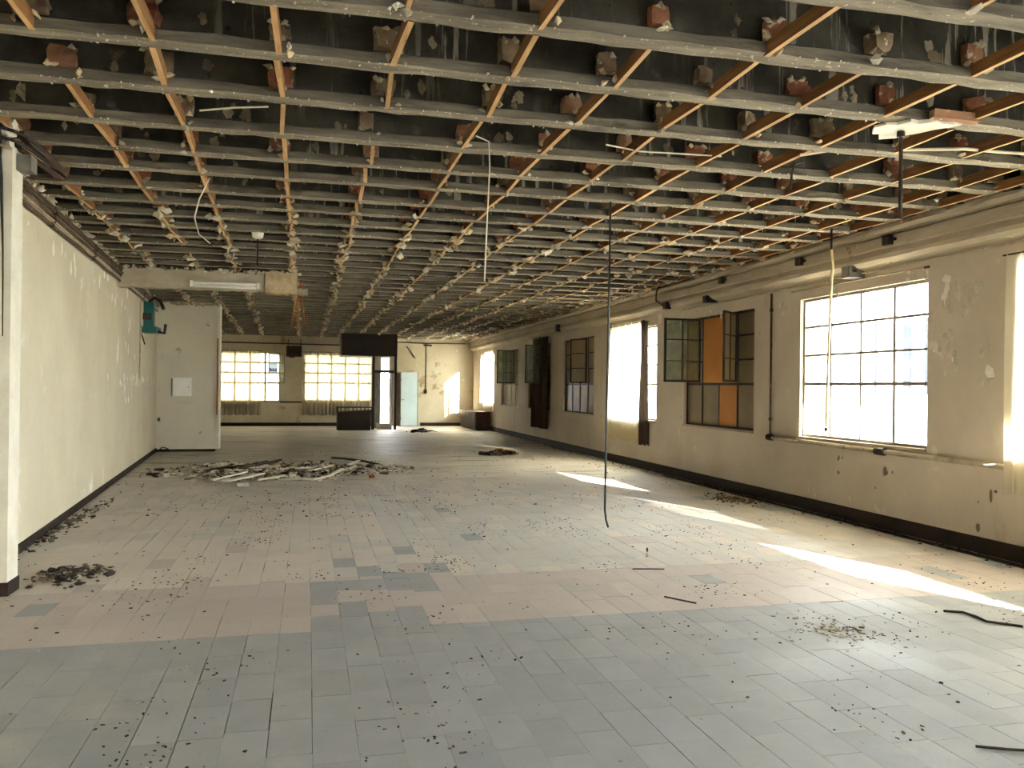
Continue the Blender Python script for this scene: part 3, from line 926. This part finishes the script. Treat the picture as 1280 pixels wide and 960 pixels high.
for k in range(60): b.chunk((random.uniform(-2.9, -.1), 14.17, 3.40 + random.uniform(-.02, .03)), (.04, .02, .025), random.choice([0, 0, 1]))
tag(b.build('crumbled_edge', [M['plaster'], M['plaster_dull']], bk), kind='stuff')
fl = tag(empty('fluorescent_lamp', (-1.3, 14.12, 3.16)), 'white twin tube fluorescent fitting on the plaster bulkhead', 'lamp')
MB(fl.location).box(-1.86, -.78, 14.13, 14.20, 3.12, 3.22).build('body', M['white_paint'], fl)
for dz in (3.135, 3.195):
    MB(fl.location).tube([(-1.80, 14.105, dz), (-.84, 14.105, dz)], .017, 8).build('tube', M['white_box'], fl, smooth=True)
for x in (-1.83, -.81): MB(fl.location).box(x - .02, x + .02, 14.08, 14.13, 3.12, 3.22).build('end_holder', M['white_box'], fl)

# ------------------------------------------------------------------ left wall: pipes, hoist, straps
spec = [(3.36, .055, .020, 'pipe_brown', 'uppermost brown pipe in the bundle along the left wall'),
        (3.31, .075, .018, 'pipe_brown', 'second brown pipe from the top along the left wall'),
        (3.27, .05, .022, 'pipe_brown', 'thick middle brown pipe along the left wall'),
        (3.225, .06, .014, 'pipe_pale', 'pale thin pipe second from the bottom along the left wall'),
        (3.185, .04, .018, 'pipe_brown', 'lowest brown pipe along the left wall')]
for (z, d, r, mk, lb) in spec:
    pts = []
    for i in range(30):
        y = 7.2 + (19.9 - 7.2) * i / 29
        pts.append((xl(y) + d + random.uniform(-.004, .004), y, z + random.uniform(-.006, .006)))
    root = tag(empty('pipe', pts[0]), lb, 'pipe', 'pipes along the left wall')
    MB(pts[0]).tube(pts, r, 8).build('run', M[mk], root, smooth=True)
    for y in (9.4, 11.8, 14.6, 17.2):
        MB(pts[0]).tube([(xl(y) + d, y - .03, z), (xl(y) + d, y + .03, z)], r * 1.35, 8).build('coupling', M['iron'], root)
b = MB()
for k in range(150):
    y = random.uniform(8, 19.8)
    b.shard((xl(y) + random.uniform(.0, .08), y, 3.42 + random.uniform(-.02, .02)), (random.uniform(.02, .05), random.uniform(.03, .09), random.uniform(.015, .03)), random.choice([0, 0, 1]))
tag(b.build('plaster_rubble', [M['plaster'], M['plaster_dull']], bpy.data.objects['wall_left']), kind='stuff')
hy = 17.9
hx = xl(hy)
ho = tag(empty('hoist', (hx, hy, 2.6)), 'teal enamelled hoist unit fixed high on the left wall', 'machine')
MB(ho.location).box(hx, hx + .20, hy - .22, hy - .02, 2.68, 3.18).build('body', M['teal'], ho)
MB(ho.location).box(hx, hx + .30, hy - .50, hy + .04, 2.56, 2.68).build('foot_bracket', M['teal'], ho)
MB(ho.location).box(hx + .02, hx + .18, hy - .34, hy - .22, 2.82, 2.95).build('motor_cap', M['iron'], ho)
MB(ho.location).tube([(hx + .28, hy - .3, 2.6), (hx + .42, hy - .3, 2.56), (hx + .44, hy - .3, 2.74)], .03, 8).build('hook_arm', M['iron'], ho)
MB(ho.location).tube([(hx + .1, hy - .12, 3.18), (hx + .2, hy - .12, 3.28), (hx + .32, hy - .15, 3.2), (hx + .38, hy - .2, 3.05)], .035, 8).build('lever', M['iron'], ho)
MB(ho.location).tube([(hx + .02, hy - .46, 2.56), (hx + .05, hy - .44, 2.45), (hx + .07, hy - .36, 2.33)], .012, 6).build('tail_wire', M['black'], ho)
b = MB((xl(17.0) + .03, 17.0, 1.6)).tube([(xl(17.0) + .02, 17.0, 3.15), (xl(17.0) + .025, 17.0, 2.3), (xl(17.0) + .02, 17.0, 1.65)], .014, 6)
tag(b.build('conduit', M['pipe_pale']), 'thin vertical conduit on the left wall before the teal hoist', 'pipe')

st = tag(empty('pipe_clamp', (-2.1, 6.7, 3.2)), 'black iron clamp straps around the head of the left pilaster', 'clamp')
for z in (3.405, 3.335):
    MB(st.location).tube([(-2.45, 6.70, z + .015), (-2.22, 6.70, z + .012), (-2.10, 6.72, z - .01), (-2.04, 6.80, z - .03), (-1.93, 7.15, z - .10)], .013, 8).build('strap', M['black'], st)
MB(st.location).box(-2.235, -2.185, 6.68, 6.74, 3.20, 3.45).build('bolt_plate', M['iron'], st)
MB(st.location).tube([(-2.4, 6.70, 3.29), (-2.2, 6.69, 3.285), (-2.11, 6.71, 3.26)], .012, 6).build('pale_band', M['pipe_pale'], st)
MB(st.location).beam((-2.08, 6.80, 3.40), (-1.90, 7.25, 3.22), .05, .05).build('bracket_bar', M['pipe_brown'], st)
MB(st.location).beam((-2.10, 6.85, 3.30), (-1.92, 7.25, 3.18), .03, .03).build('bracket_bar', M['pipe_brown'], st)
MB(st.location).box(-2.12, -2.02, 6.84, 6.98, 3.14, 3.26).build('junction_box', M['grey_box'], st)
MB(st.location).tube([(-2.2, 6.73, 3.2), (-2.185, 6.74, 3.05), (-2.17, 6.745, 2.5), (-2.165, 6.745, 1.9)], [.02, .012, .006, .004], 6).build('hanging_wire', M['black'], st)

# ------------------------------------------------------------------ right wall: conduits and boxes
def pipe(lb, pts, r, mk, name='pipe', cat='pipe', coup=()):
    root = tag(empty(name, pts[0]), lb, cat)
    MB(pts[0]).tube(pts, r, 8).build('run', M[mk], root, smooth=True)
    for p, q in coup:
        MB(pts[0]).tube([p, q], r * 1.6, 8).build('coupling', M['iron'], root)
    return root
xp = XR - .045
pipe('vertical conduit on the right wall between orange boarded and clear windows', [(xp, 10.5, 2.93), (xp, 10.5, 2.4), (xp, 10.5, .92)], .016, 'pipe_brown', coup=[((xp, 10.5, 2.68), (xp, 10.5, 2.72)), ((xp, 10.5, 1.14), (xp, 10.5, 1.18))])
pipe('pale horizontal pipe under the clear window on the right wall', [(xp, 10.5, .90), (xp, 9.5, .895), (xp, 8, .88), (xp, 6.45, .87)], .028, 'pipe_pale', coup=[((xp, 10.56, .9), (xp, 10.44, .9)), ((xp, 8.25, .882), (xp, 8.1, .882))])
pipe('thin pale conduit running under the cornice on the right wall', [(xp, 2.5, 2.965), (xp, 5, 2.965), (xp, 8.4, 2.96), (xp, 10.6, 2.955), (xp, 13.4, 2.95)], .012, 'pipe_pale')
pipe('short second conduit above the clear window on the right wall', [(xp, 7.46, 2.89), (xp, 8.5, 2.895), (xp, 10.0, 2.90)], .009, 'pipe_pale', coup=[((xp, 7.44, 2.89), (xp, 7.5, 2.89))])
for (y, z, s, lb, mk) in [(8.6, 2.98, .075, 'grey junction box over the clear window on the cornice', 'grey_box'), (7.9, 3.24, .06, 'dark box on the cornice lip nearest the hanging black rod', 'iron'),
                      (9.6, 3.25, .055, 'dark box on the cornice lip beside the yellowed cable', 'iron'), (11.69, 3.26, .055, 'dark box on the cornice lip over the orange boards', 'iron'), (12.2, 3.02, .06, 'dark box below the cornice just over the orange boards', 'iron'),
                      (13.74, 3.06, .07, 'dark box below the cornice between orange boards and cream curtain', 'iron'), (20.4, 3.1, .10, 'dark box below the cornice over the farther dark window', 'iron')]:
    r = tag(empty('junction_box', (XR - .17, y, z)), lb, 'box')
    MB(r.location).box(XR - .22, XR - .12 if z > 3.03 else XR - .01, y - s, y + s, z - s * .9, z + s * .9).build('case', M[mk], r)
    MB(r.location).box(XR - .228, XR - .2201, y - s * .8, y + s * .8, z - s * .7, z + s * .7).build('lid', M[mk], r)
    MB(r.location).tube([(XR - .17, y - s, z), (XR - .17, y - s - .05, z)], .018, 6).build('gland', M['black'], r)
pts = [(XR - .24, 13.9, 3.46), (XR - .33, 13.85, 3.30), (XR - .36, 13.8, 3.15), (XR - .24, 13.75, 3.05)]
tag(MB(pts[0]).tube(pts, .013, 6).build('cable', M['iron']), 'short curved cable drooping from the joists by the cream curtain', 'cable')

# ------------------------------------------------------------------ hanging wires and rods
rod = tag(empty('ceiling_rod', (4.03, 5.0, 3.42)), 'black iron rod hanging from the ceiling at upper right', 'rod')
MB(rod.location).tube([(4.03, 5.0, 3.43), (4.03, 5.0, 2.78)], .014, 8).build('stem', M['iron'], rod)
MB(rod.location).tube([(4.03, 5.0, 3.40), (4.03, 5.0, 3.36)], .028, 8).build('collar', M['iron'], rod)
pc = tag(empty('ceiling_patch', (3.95, 4.75, 3.40)), 'white broken plaster patch stuck to the joist above the black rod', 'plaster')
b = MB(pc.location)
out = [(3.80, 4.98), (3.85, 5.07), (3.93, 5.10), (3.98, 5.17), (4.08, 5.13), (4.10, 5.03), (4.18, 4.99), (4.20, 4.88), (4.29, 4.84), (4.33, 4.77), (4.24, 4.74), (4.16, 4.77), (4.10, 4.74), (4.0, 4.80), (3.94, 4.79), (3.90, 4.88), (3.83, 4.90)]
n = len(out)
b.raw([(x, y, 3.392 + .008 * math.sin(x * 31 + y * 17)) for x, y in out] + [(x, y, 3.415) for x, y in out], [tuple(range(n - 1, -1, -1)), tuple(range(n, 2 * n))] + [(i, (i + 1) % n, n + (i + 1) % n, n + i) for i in range(n)])
b.build('sheet', M['white_paint'], pc)
MB(pc.location).box(4.05, 4.42, 4.70, 4.76, 3.405, 3.46, 0, .006).build('brick', M['brick'], pc)
def wire(lb, pts, r, mk, name='cable', cat='cable'):
    return tag(MB(pts[0]).tube(pts, r, 6).build(name, M[mk]), lb, cat)
wire('long black cable hanging from the joists almost to the floor', [(2.90, 7.76, 3.45), (2.895, 7.76, 2.5), (2.88, 7.76, 1.2), (2.875, 7.76, .36), (2.885, 7.75, .26), (2.905, 7.74, .19)], .010, 'black')
wire('thin pale wire looping off a batten and hanging straight down', [(1.17, 5.93, 3.40), (1.28, 5.99, 3.385), (1.29, 6.0, 3.2), (1.275, 6.0, 2.8), (1.26, 6.0, 2.35)], .0055, 'wire_pale')
yc_ = tag(empty('cable', (5.85, 8.4, 3.4)), 'yellowed cable hanging in front of the clear window', 'cable')
MB(yc_.location).tube([(5.85, 8.4, 3.44), (5.85, 8.4, 3.2)], .013, 6).build('black_sleeve', M['black'], yc_)
MB(yc_.location).tube([(5.85, 8.4, 3.2), (5.87, 8.4, 3.0), (5.855, 8.4, 2.85), (5.84, 8.4, 2.5), (5.83, 8.42, 1.8), (5.83, 8.44, 1.15)], .016, 6).build('yellow_core', M['yellow'], yc_)
MB(yc_.location).chunk((5.83, 8.44, 1.12), (.025, .025, .025)).build('loose_end', M['iron'], yc_)
wire('thin pale wire strung across the left bays of the ceiling', [(-.73, 5.92, 3.41), (-.5, 5.84, 3.425), (-.28, 5.76, 3.425)], .006, 'wire_pale')
wire('thin wire strung between battens in the middle of the ceiling', [(2.2, 6.0, 3.44), (2.5, 6.05, 3.425), (2.86, 6.02, 3.425), (3.2, 6.05, 3.44)], .006, 'wire_pale')
wire('pale wire arc drooping from the left part of the ceiling', [(-.89, 7.96, 3.44), (-.98, 8.0, 3.25), (-1.02, 8.0, 3.08), (-.98, 8.0, 2.93), (-.88, 8.0, 2.85)], .006, 'wire_pale')
wire('white conduit crossing the bay behind the black rod', [(3.72, 5.75, 3.41), (3.98, 5.62, 3.445), (4.41, 5.53, 3.445), (4.9, 5.36, 3.445), (5.2, 5.36, 3.445), (5.9, 5.30, 3.445)], .012, 'wire_pale', 'conduit', 'pipe')
wire('dark bent cable dangling beside the white conduit near the black rod', [(3.93, 6.0, 3.44), (3.80, 5.95, 3.40), (3.74, 5.9, 3.30), (3.73, 5.9, 3.18)], .011, 'iron')
lm = tag(empty('lamp_rod', (-.62, 10.6, 3.42)), 'thin black lamp rod with white ceiling rose at left', 'lamp')
MB(lm.location).tube([(-.62, 10.6, 3.43), (-.62, 10.6, 3.37), (-.62, 10.6, 3.35)], [.075, .065, .03], 10).build('rose', M['white_paint'], lm)
MB(lm.location).tube([(-.62, 10.6, 3.36), (-.62, 10.6, 3.02)], .011, 6).build('stem', M['black'], lm)
osx = tag(empty('strap', (-.22, 15.4, 3.4)), 'tangled orange straps dangling from the ceiling past the bulkhead', 'strap')
for k in range(3):
    x = -.26 + .06 * k
    MB(osx.location).tube([(x + .03, 15.4, 3.43), (x + .02, 15.42, 3.1), (x - .02 + .04 * k, 15.4, 2.8), (x - .05 + .07 * k, 15.4, 2.58)], .012, 6).build('strand', M['orange_wire'], osx)

# ------------------------------------------------------------------ far end: vestibule, counter, door, pipes
vb = tag(empty('doorway', (2.65, 29.9, 0)), 'dark framed doorway under a black boxed fascia at the far end', 'doorway')
MB(vb.location).box(1.14, 3.10, 29.85, 31.6, 2.62, ZC - .008).build('fascia_box', M['dark_wood'], vb)
for x in (2.22, 3.0): MB(vb.location).box(x, x + .09, 29.85, 29.95, 0, 2.62).build('post', M['dark_wood'], vb)
MB(vb.location).box(2.31, 3.0, 29.86, 29.94, 2.02, 2.12).build('transom', M['dark_wood'], vb)
MB(vb.location).box(2.33, 2.62, 31.0, 31.04, 0, 2.6).build('side_panel', M['grey_box'], vb)
MB(vb.location).box(2.31, 3.0, 29.898, 29.902, 2.12, 2.62).build('transom_pane', M['glass_dirty'], vb)
MB(vb.location).box(2.4, 2.95, 30.0, 30.05, 0, .22).build('threshold_board', M['white_paint'], vb)
door1 = tag(empty('door_1', (2.9, YF, 0)), 'open bright doorway to the yard in the end wall', None, None, 'structure')
b = MB(door1.location).box(DW[0] - .05, DW[0], YF - .02, YF + .3, 0, 2.75).box(DW[1], DW[1] + .05, YF - .02, YF + .3, 0, 2.75).box(DW[0], DW[1], YF - .02, YF + .3, 2.70, 2.75)
b.build('frame', M['white_paint'], door1)
# the leaf of the door, pale blue, against the wall
dl = tag(empty('door_leaf', (3.8, 32.2, 0)), 'pale blue open door leaf standing at the far end wall', 'door')
MB(dl.location).box(3.50, 4.13, 32.16, 32.21, .03, 2.10).build('leaf', M['blue_door'], dl)
lf = dl.children[0]
MB(dl.location).tube([(3.54, 32.16, 1.03), (3.54, 32.11, 1.03), (3.62, 32.11, 1.03)], .012, 6).build('handle', M['iron'], lf)
MB(dl.location).box(4.13, 4.16, 32.17, 32.20, .02, 2.10).build('edge_strip', M['grey_box'], dl)
for z in (.3, 1.05, 1.8):
    MB(dl.location).box(3.485, 3.50, 32.14, 32.18, z - .05, z + .05).build('hinge', M['iron'], dl)
b = MB((3.3, 32.4, 0)).box(3.16, 3.48, 32.36, 32.40, .02, 2.08)
tag(b.build('panel_board', M['rubble_mid']), 'brown board leaning between the doorway and the blue door', 'board')

ct = tag(empty('counter', (1.57, 29.4, 0)), 'dark brown wooden counter standing before the wide end window', 'counter')
MB(ct.location).raw([(1.02, 29.3, .0), (2.14, 29.3, .0), (2.14, 29.8, 0), (1.02, 29.8, 0), (1.0, 29.3, .62), (2.16, 29.3, .70), (2.16, 29.8, .70), (1.0, 29.8, .62)],
    [(0, 3, 2, 1), (4, 5, 6, 7), (0, 1, 5, 4), (1, 2, 6, 5), (2, 3, 7, 6), (3, 0, 4, 7)]).build('body', M['dark_wood'], ct)
MB(ct.location).box(.97, 2.26, 29.55, 29.95, .78, .82).build('shelf_top', M['dark_wood'], ct)
for x in (.99, 2.2): MB(ct.location).box(x, x + .05, 29.82, 29.9, 0, .78).build('leg', M['dark_wood'], ct)
MB(ct.location).beam((1.0, 29.28, .64), (2.16, 29.28, .72), .03, .03).build('front_edge', M['maroon'], ct)

hb = tag(empty('heater_box', (-.5, 32.2, 2.6)), 'maroon heater box hung high between the two end windows', 'heater')
MB(hb.location).box(-.80, -.24, 31.95, 32.4, 2.62, 3.02).build('case', M['maroon'], hb)
MB(hb.location).box(-.76, -.28, 31.93, 31.949, 2.66, 2.98).build('front_grille', M['dark_wood'], hb)
for x in (-.76, -.30): MB(hb.location).box(x, x + .03, 32.3, 32.49, 3.02, 3.28).build('hanger', M['iron'], hb)
MB(hb.location).box(-.70, -.50, 31.97, 32.1, 2.58, 2.62).build('outlet', M['iron'], hb)
b = MB((-.6, YF - .02, .92)).box(-1.02, -.2, YF - .045, YF, .88, .94)
tag(b.build('trim_3', M['maroon']), 'reddish rail on the end wall between the two windows', None, None, 'structure')

yp = YF - .06
pipe('horizontal pipe along the top of the end wall plaster', [(3.2, yp, 3.27), (4.5, yp, 3.25), (6.1, yp, 3.27)], .018, 'pipe_brown')
pipe('long dark pipe over the two end wall windows', [(-3.6, yp, 3.12), (-1.5, yp, 3.12), (2.4, yp, 3.10)], .025, 'iron')
cd_ = pipe('vertical conduit with a switch on the stained end wall', [(4.50, YF - .03, 3.24), (4.50, YF - .03, 1.40)], .013, 'iron')
MB(cd_.location).box(4.46, 4.55, YF - .06, YF, 1.30, 1.42).build('switch', M['iron'], cd_)
MB(cd_.location).box(4.40, 4.72, YF - .08, YF, 3.14, 3.2).build('tee_box', M['iron'], cd_)
b = MB((3.9, YF - .05, 2.9)).beam((3.72, YF - .04, 3.12), (4.08, YF - .04, 2.66), .03, .03)
tag(b.build('brace', M['iron']), 'dark diagonal brace on the end wall above the blue door', 'brace')

cb = tag(empty('low_cabinet', (6.1, 30, 0)), 'low dark slatted cabinet under the corner window', 'cabinet')
MB(cb.location).box(5.80, 6.33, 28.9, 31.9, .06, .64).build('body', M['dark_wood'], cb)
MB(cb.location).box(5.76, 6.36, 28.86, 31.94, .64, .68).build('top', M['maroon'], cb)
for k in range(9):
    y = 28.95 + k * .325
    dr = MB((5.79, y, .1)).box(5.785, 5.80, y, y + .28, .10, .61).build('door', M['maroon'] if k % 3 == 1 else M['dark_wood'], cb)
    MB((5.78, y + .24, .4)).tube([(5.786, y + .24, .4), (5.765, y + .24, .4)], .012, 8).build('knob', M['iron'], dr)
MB(cb.location).box(5.85, 6.3, 29.0, 31.8, 0, .06).build('plinth', M['iron'], cb)
for k in range(3):
    MB(cb.location).box(5.83 + k * .17, 5.98 + k * .17, 28.885, 28.90, .10, .61).build('end_slat', M['maroon'], cb)

# ------------------------------------------------------------------ debris on the floor
def heap(name, lb, cx, cy, rx, ry, n, smin, smax, mats, wts, lay=.03, dens=.5):
    b = MB((cx, cy, 0))
    for k in range(n):
        a, rr = random.uniform(0, 6.283), abs(random.gauss(0, dens))
        if rr > 1: rr = random.random()
        x, y = cx + math.cos(a) * rr * rx, cy + math.sin(a) * rr * ry
        s = random.uniform(smin, smax) * (1 if random.random() < .8 else 1.6)
        z = s * .35 + lay * max(0, 1 - rr) * random.random()
        mi = random.choices(range(len(mats)), wts)[0]
        if random.random() < .5: b.chunk((x, y, z), (s, s * random.uniform(.5, 1), s * random.uniform(.3, .6)), mi)
        else: b.bit((x, y, z), (s * random.uniform(1, 3), s, s * random.uniform(.25, .6)), mi)
    return tag(b.build(name, [M[m] for m in mats]), lb, 'debris', None, 'stuff')
heap('debris', 'broken plaster and lath debris spread across the floor before the partition', -.6, 15.6, 2.3, 1.8, 2100, .012, .05, ['rubble_mid', 'plaster', 'rubble_dark', 'plaster_dull'], [4, 5, 2.5, 4], .07, .45)
heap('debris', 'scatter of white plaster flakes right of the lath heap', 1.45, 15.6, .55, 1.0, 260, .015, .05, ['plaster', 'plaster_dull', 'rubble_mid'], [5, 2, 1], .05)
heap('debris', 'small rubble heap at the foot of the left pilaster', -1.85, 7.35, .36, .45, 420, .006, .026, ['rubble_dark', 'rubble_mid', 'plaster'], [5, 3, 1.3], .04, .45)
heap('debris', 'crumbled debris along the foot of the left wall', -2.55, 9.9, .16, 2.4, 420, .006, .024, ['rubble_dark', 'rubble_mid', 'plaster'], [4, 4, 1], .02, .6)
heap('debris', 'dark rubble heap under the long hanging cable side of the hall', 4.35, 18.7, .6, .35, 160, .02, .07, ['rubble_dark', 'rubble_mid', 'leaf'], [5, 2, 1], .10, .4)
heap('debris', 'flat black heap on the floor near the blue door', 3.8, 28.2, .55, .45, 130, .03, .08, ['rubble_dark', 'black'], [2, 2], .08, .45)
heap('debris', 'dry leaves and crumbs along the skirting under the orange boards', 5.9, 10.7, .35, .8, 240, .006, .022, ['leaf', 'rubble_mid', 'rubble_dark'], [3, 3, 3], .01, .5)
heap('debris', 'whitish mortar crumbs on the grey tiles at right', 3.35, 4.75, .45, .5, 160, .004, .014, ['plaster', 'plaster_dull', 'rubble_mid'], [3, 3, 2], .0, .5)

# lath strips lying across the heap, each its own thing
LATH = [((-1.45, 13.75), (-.98, 14.6)), ((-1.33, 13.65), (-.85, 14.45)), ((-1.22, 13.6), (-.70, 14.3)), ((-.75, 13.75), (-.35, 13.9)), ((-.40, 13.75), (.12, 13.62)), ((.08, 13.66), (.42, 14.2)),
        ((.35, 14.1), (.62, 15.0)), ((.60, 14.9), (.90, 15.9)), ((-.45, 15.2), (.15, 15.4)), ((.05, 15.0), (.45, 15.7)), ((-1.05, 15.6), (-.55, 15.5)), ((.75, 15.9), (1.0, 16.6))]
DARK = [((-1.35, 15.3), (-.75, 16.5)), ((-1.15, 15.2), (-.55, 16.2)), ((-1.6, 15.0), (-1.0, 15.9)), ((-.9, 15.9), (-.5, 17.0))]
LL = ['first from the left of three white laths lying side by side in the debris', 'middle one of three white laths lying side by side in the debris', 'third from the left of three white laths side by side in the debris',
      'short white lath just past the three side by side ones in the debris', 'white lath lying along the very front edge of the debris heap', 'white lath turning back from the front edge of the debris heap',
      'white lath continuing the curved row toward the back of the debris', 'white lath near the far end of the curved row in the debris', 'white lath lying flat in the middle of the debris heap',
      'slanting white lath in the middle of the debris heap', 'short white lath beside the dark laths in the debris heap', 'rearmost white lath, by the bent black hose behind the debris',
      'dark lath in the middle of the dark bundle in the debris heap', 'dark lath nearest the white laths in the debris heap', 'dark lath at the outer left of the dark bundle in the debris', 'rearmost dark lath pointing to the partition behind the debris heap']
for k, (p, q) in enumerate(LATH + DARK):
    dk = k >= len(LATH)
    z = .10 if dk else .075
    A, B = Vector((p[0], p[1], z + random.uniform(-.03, .0))), Vector((q[0], q[1], z + random.uniform(-.02, .03)))
    o = MB(A).beam(A, B, random.uniform(.05, .075), .022, jit=.006).build('lath', M['dark_wood' if dk else ['white_paint', 'plaster', 'white_paint'][k % 3]])
    tag(o, LL[k], 'lath', 'dark laths in the debris heap' if dk else 'white laths in the debris heap')
for (x, y, s, lb) in [(-1.55, 16.4, (.10, .06, .055), 'largest white plaster block at the back left of the debris heap'), (-.95, 13.35, (.075, .04, .035), 'small white plaster piece nearest the viewer in front of the debris heap'), (.2, 13.9, (.04, .03, .03), 'small pale plaster piece right of the front of the debris heap'),
                      (-2.3, 15.0, (.04, .035, .025), 'white plaster lump at the left end of the debris heap')]:
    tag(MB((x, y, s[2] * .8)).box(x - s[0], x + s[0], y - s[1], y + s[1], .0, s[2] * 1.6, 0, .012).build('plaster_block', M['plaster']), lb, 'plaster block')
tag(MB((.25, 14.6, .05)).box(1.02, 1.12, 14.2, 14.26, 0, .05, 0, .01).build('brick_piece', M['red']), 'small red brick piece at the front right of the debris heap', 'brick')
pts = [(.51, 17.94, .03), (.75, 17.5, .05), (1.1, 16.9, .05), (1.38, 16.25, .03), (1.2, 16.0, .03), (.8, 16.1, .02)]
tag(MB(pts[0]).tube(pts, .025, 6).build('hose', M['black']), 'bent black hose lying behind the debris heap', 'hose')

def stick(lb, pts, r, mk='rubble_dark', name='stick'):
    return tag(MB(pts[0]).tube(pts, r, 6).build(name, M[mk]), lb, 'stick')
stick('thin dark stick on the pink tiles right of centre', [(2.62, 5.77, .008), (2.70, 5.65, .008), (2.77, 5.55, .008)], .006)
stick('dark straight stick on the grey tiles at the bottom right corner', [(2.88, 3.06, .008), (3.0, 3.0, .008), (3.14, 2.95, .008)], .006)
stick('crooked dark twig beside the long sun patch', [(4.42, 5.0, .008), (4.52, 4.93, .012), (4.53, 4.82, .01), (4.50, 4.70, .012), (4.60, 4.62, .008), (4.66, 4.56, .008)], .009)
stick('thin dark twig lying on the pale tiles by the small bottle', [(2.75, 6.72, .006), (2.95, 6.68, .006), (3.02, 6.66, .006)], .005)
bt = tag(empty('bottle', (3.09, 7.2, 0)), 'tiny clear bottle with dark cap standing on the tiles', 'bottle')
MB(bt.location).tube([(3.09, 7.2, .0), (3.09, 7.2, .035), (3.09, 7.2, .042), (3.09, 7.2, .05)], [.014, .014, .007, .007], 10).build('body', M['clear_plastic'], bt, smooth=True)
MB(bt.location).tube([(3.09, 7.2, .05), (3.09, 7.2, .085)], .009, 8).build('cap', M['black'], bt)

# fine crumbs scattered over the whole floor, in loose clusters
b = MB()
centres = [(random.uniform(-2.2, 5.5), random.uniform(3.0, 13)) for _ in range(110)] + [(-.95, 7.1), (.0, 7.1), (-1.2, 7.1), (.55, 6.2), (1.1, 4.6), (-.35, 5.0), (-.6, 4.75), (3.6, 4.5), (2.9, 4.0), (2.5, 9.2), (2.4, 9.0), (2.7, 3.3), (2.6, 3.5)]
for (cx, cy) in centres:
    for k in range(random.randint(5, 26)):
        x, y = cx + random.gauss(0, .11), cy + random.gauss(0, .16)
        if x < xl(y) + .1 or x > XR - .1: continue
        s = random.uniform(.003, .009)
        mi = random.choices([0, 1, 2, 3], [6, 3, 1, 1])[0]
        b.bit((x, y, s * .4), (s * random.uniform(1, 2.6), s, s * .6), mi)
for k in range(900):
    y = random.uniform(2.9, 20); x = random.uniform(xl(y) + .1, XR - .1)
    s = random.uniform(.003, .010) * (1 if y < 10 else 1.7)
    b.bit((x, y, s * .4), (s * random.uniform(1, 2.4), s, s * .6), random.choices([0, 1, 2, 3], [6, 3, 1.2, 1])[0])
for k in range(700):
    y = random.uniform(3.5, 27); x = XR - .04 - abs(random.gauss(0, .12))
    s = random.uniform(.005, .016)
    b.bit((x, y, s * .4), (s * 2, s, s * .6), random.choices([0, 1, 3], [6, 3, 2])[0])
tag(b.build('floor_crumbs', [M['rubble_dark'], M['rubble_mid'], M['plaster'], M['leaf']]), 'crumbs of mortar and dirt scattered over the floor tiles', 'crumbs', None, 'stuff')
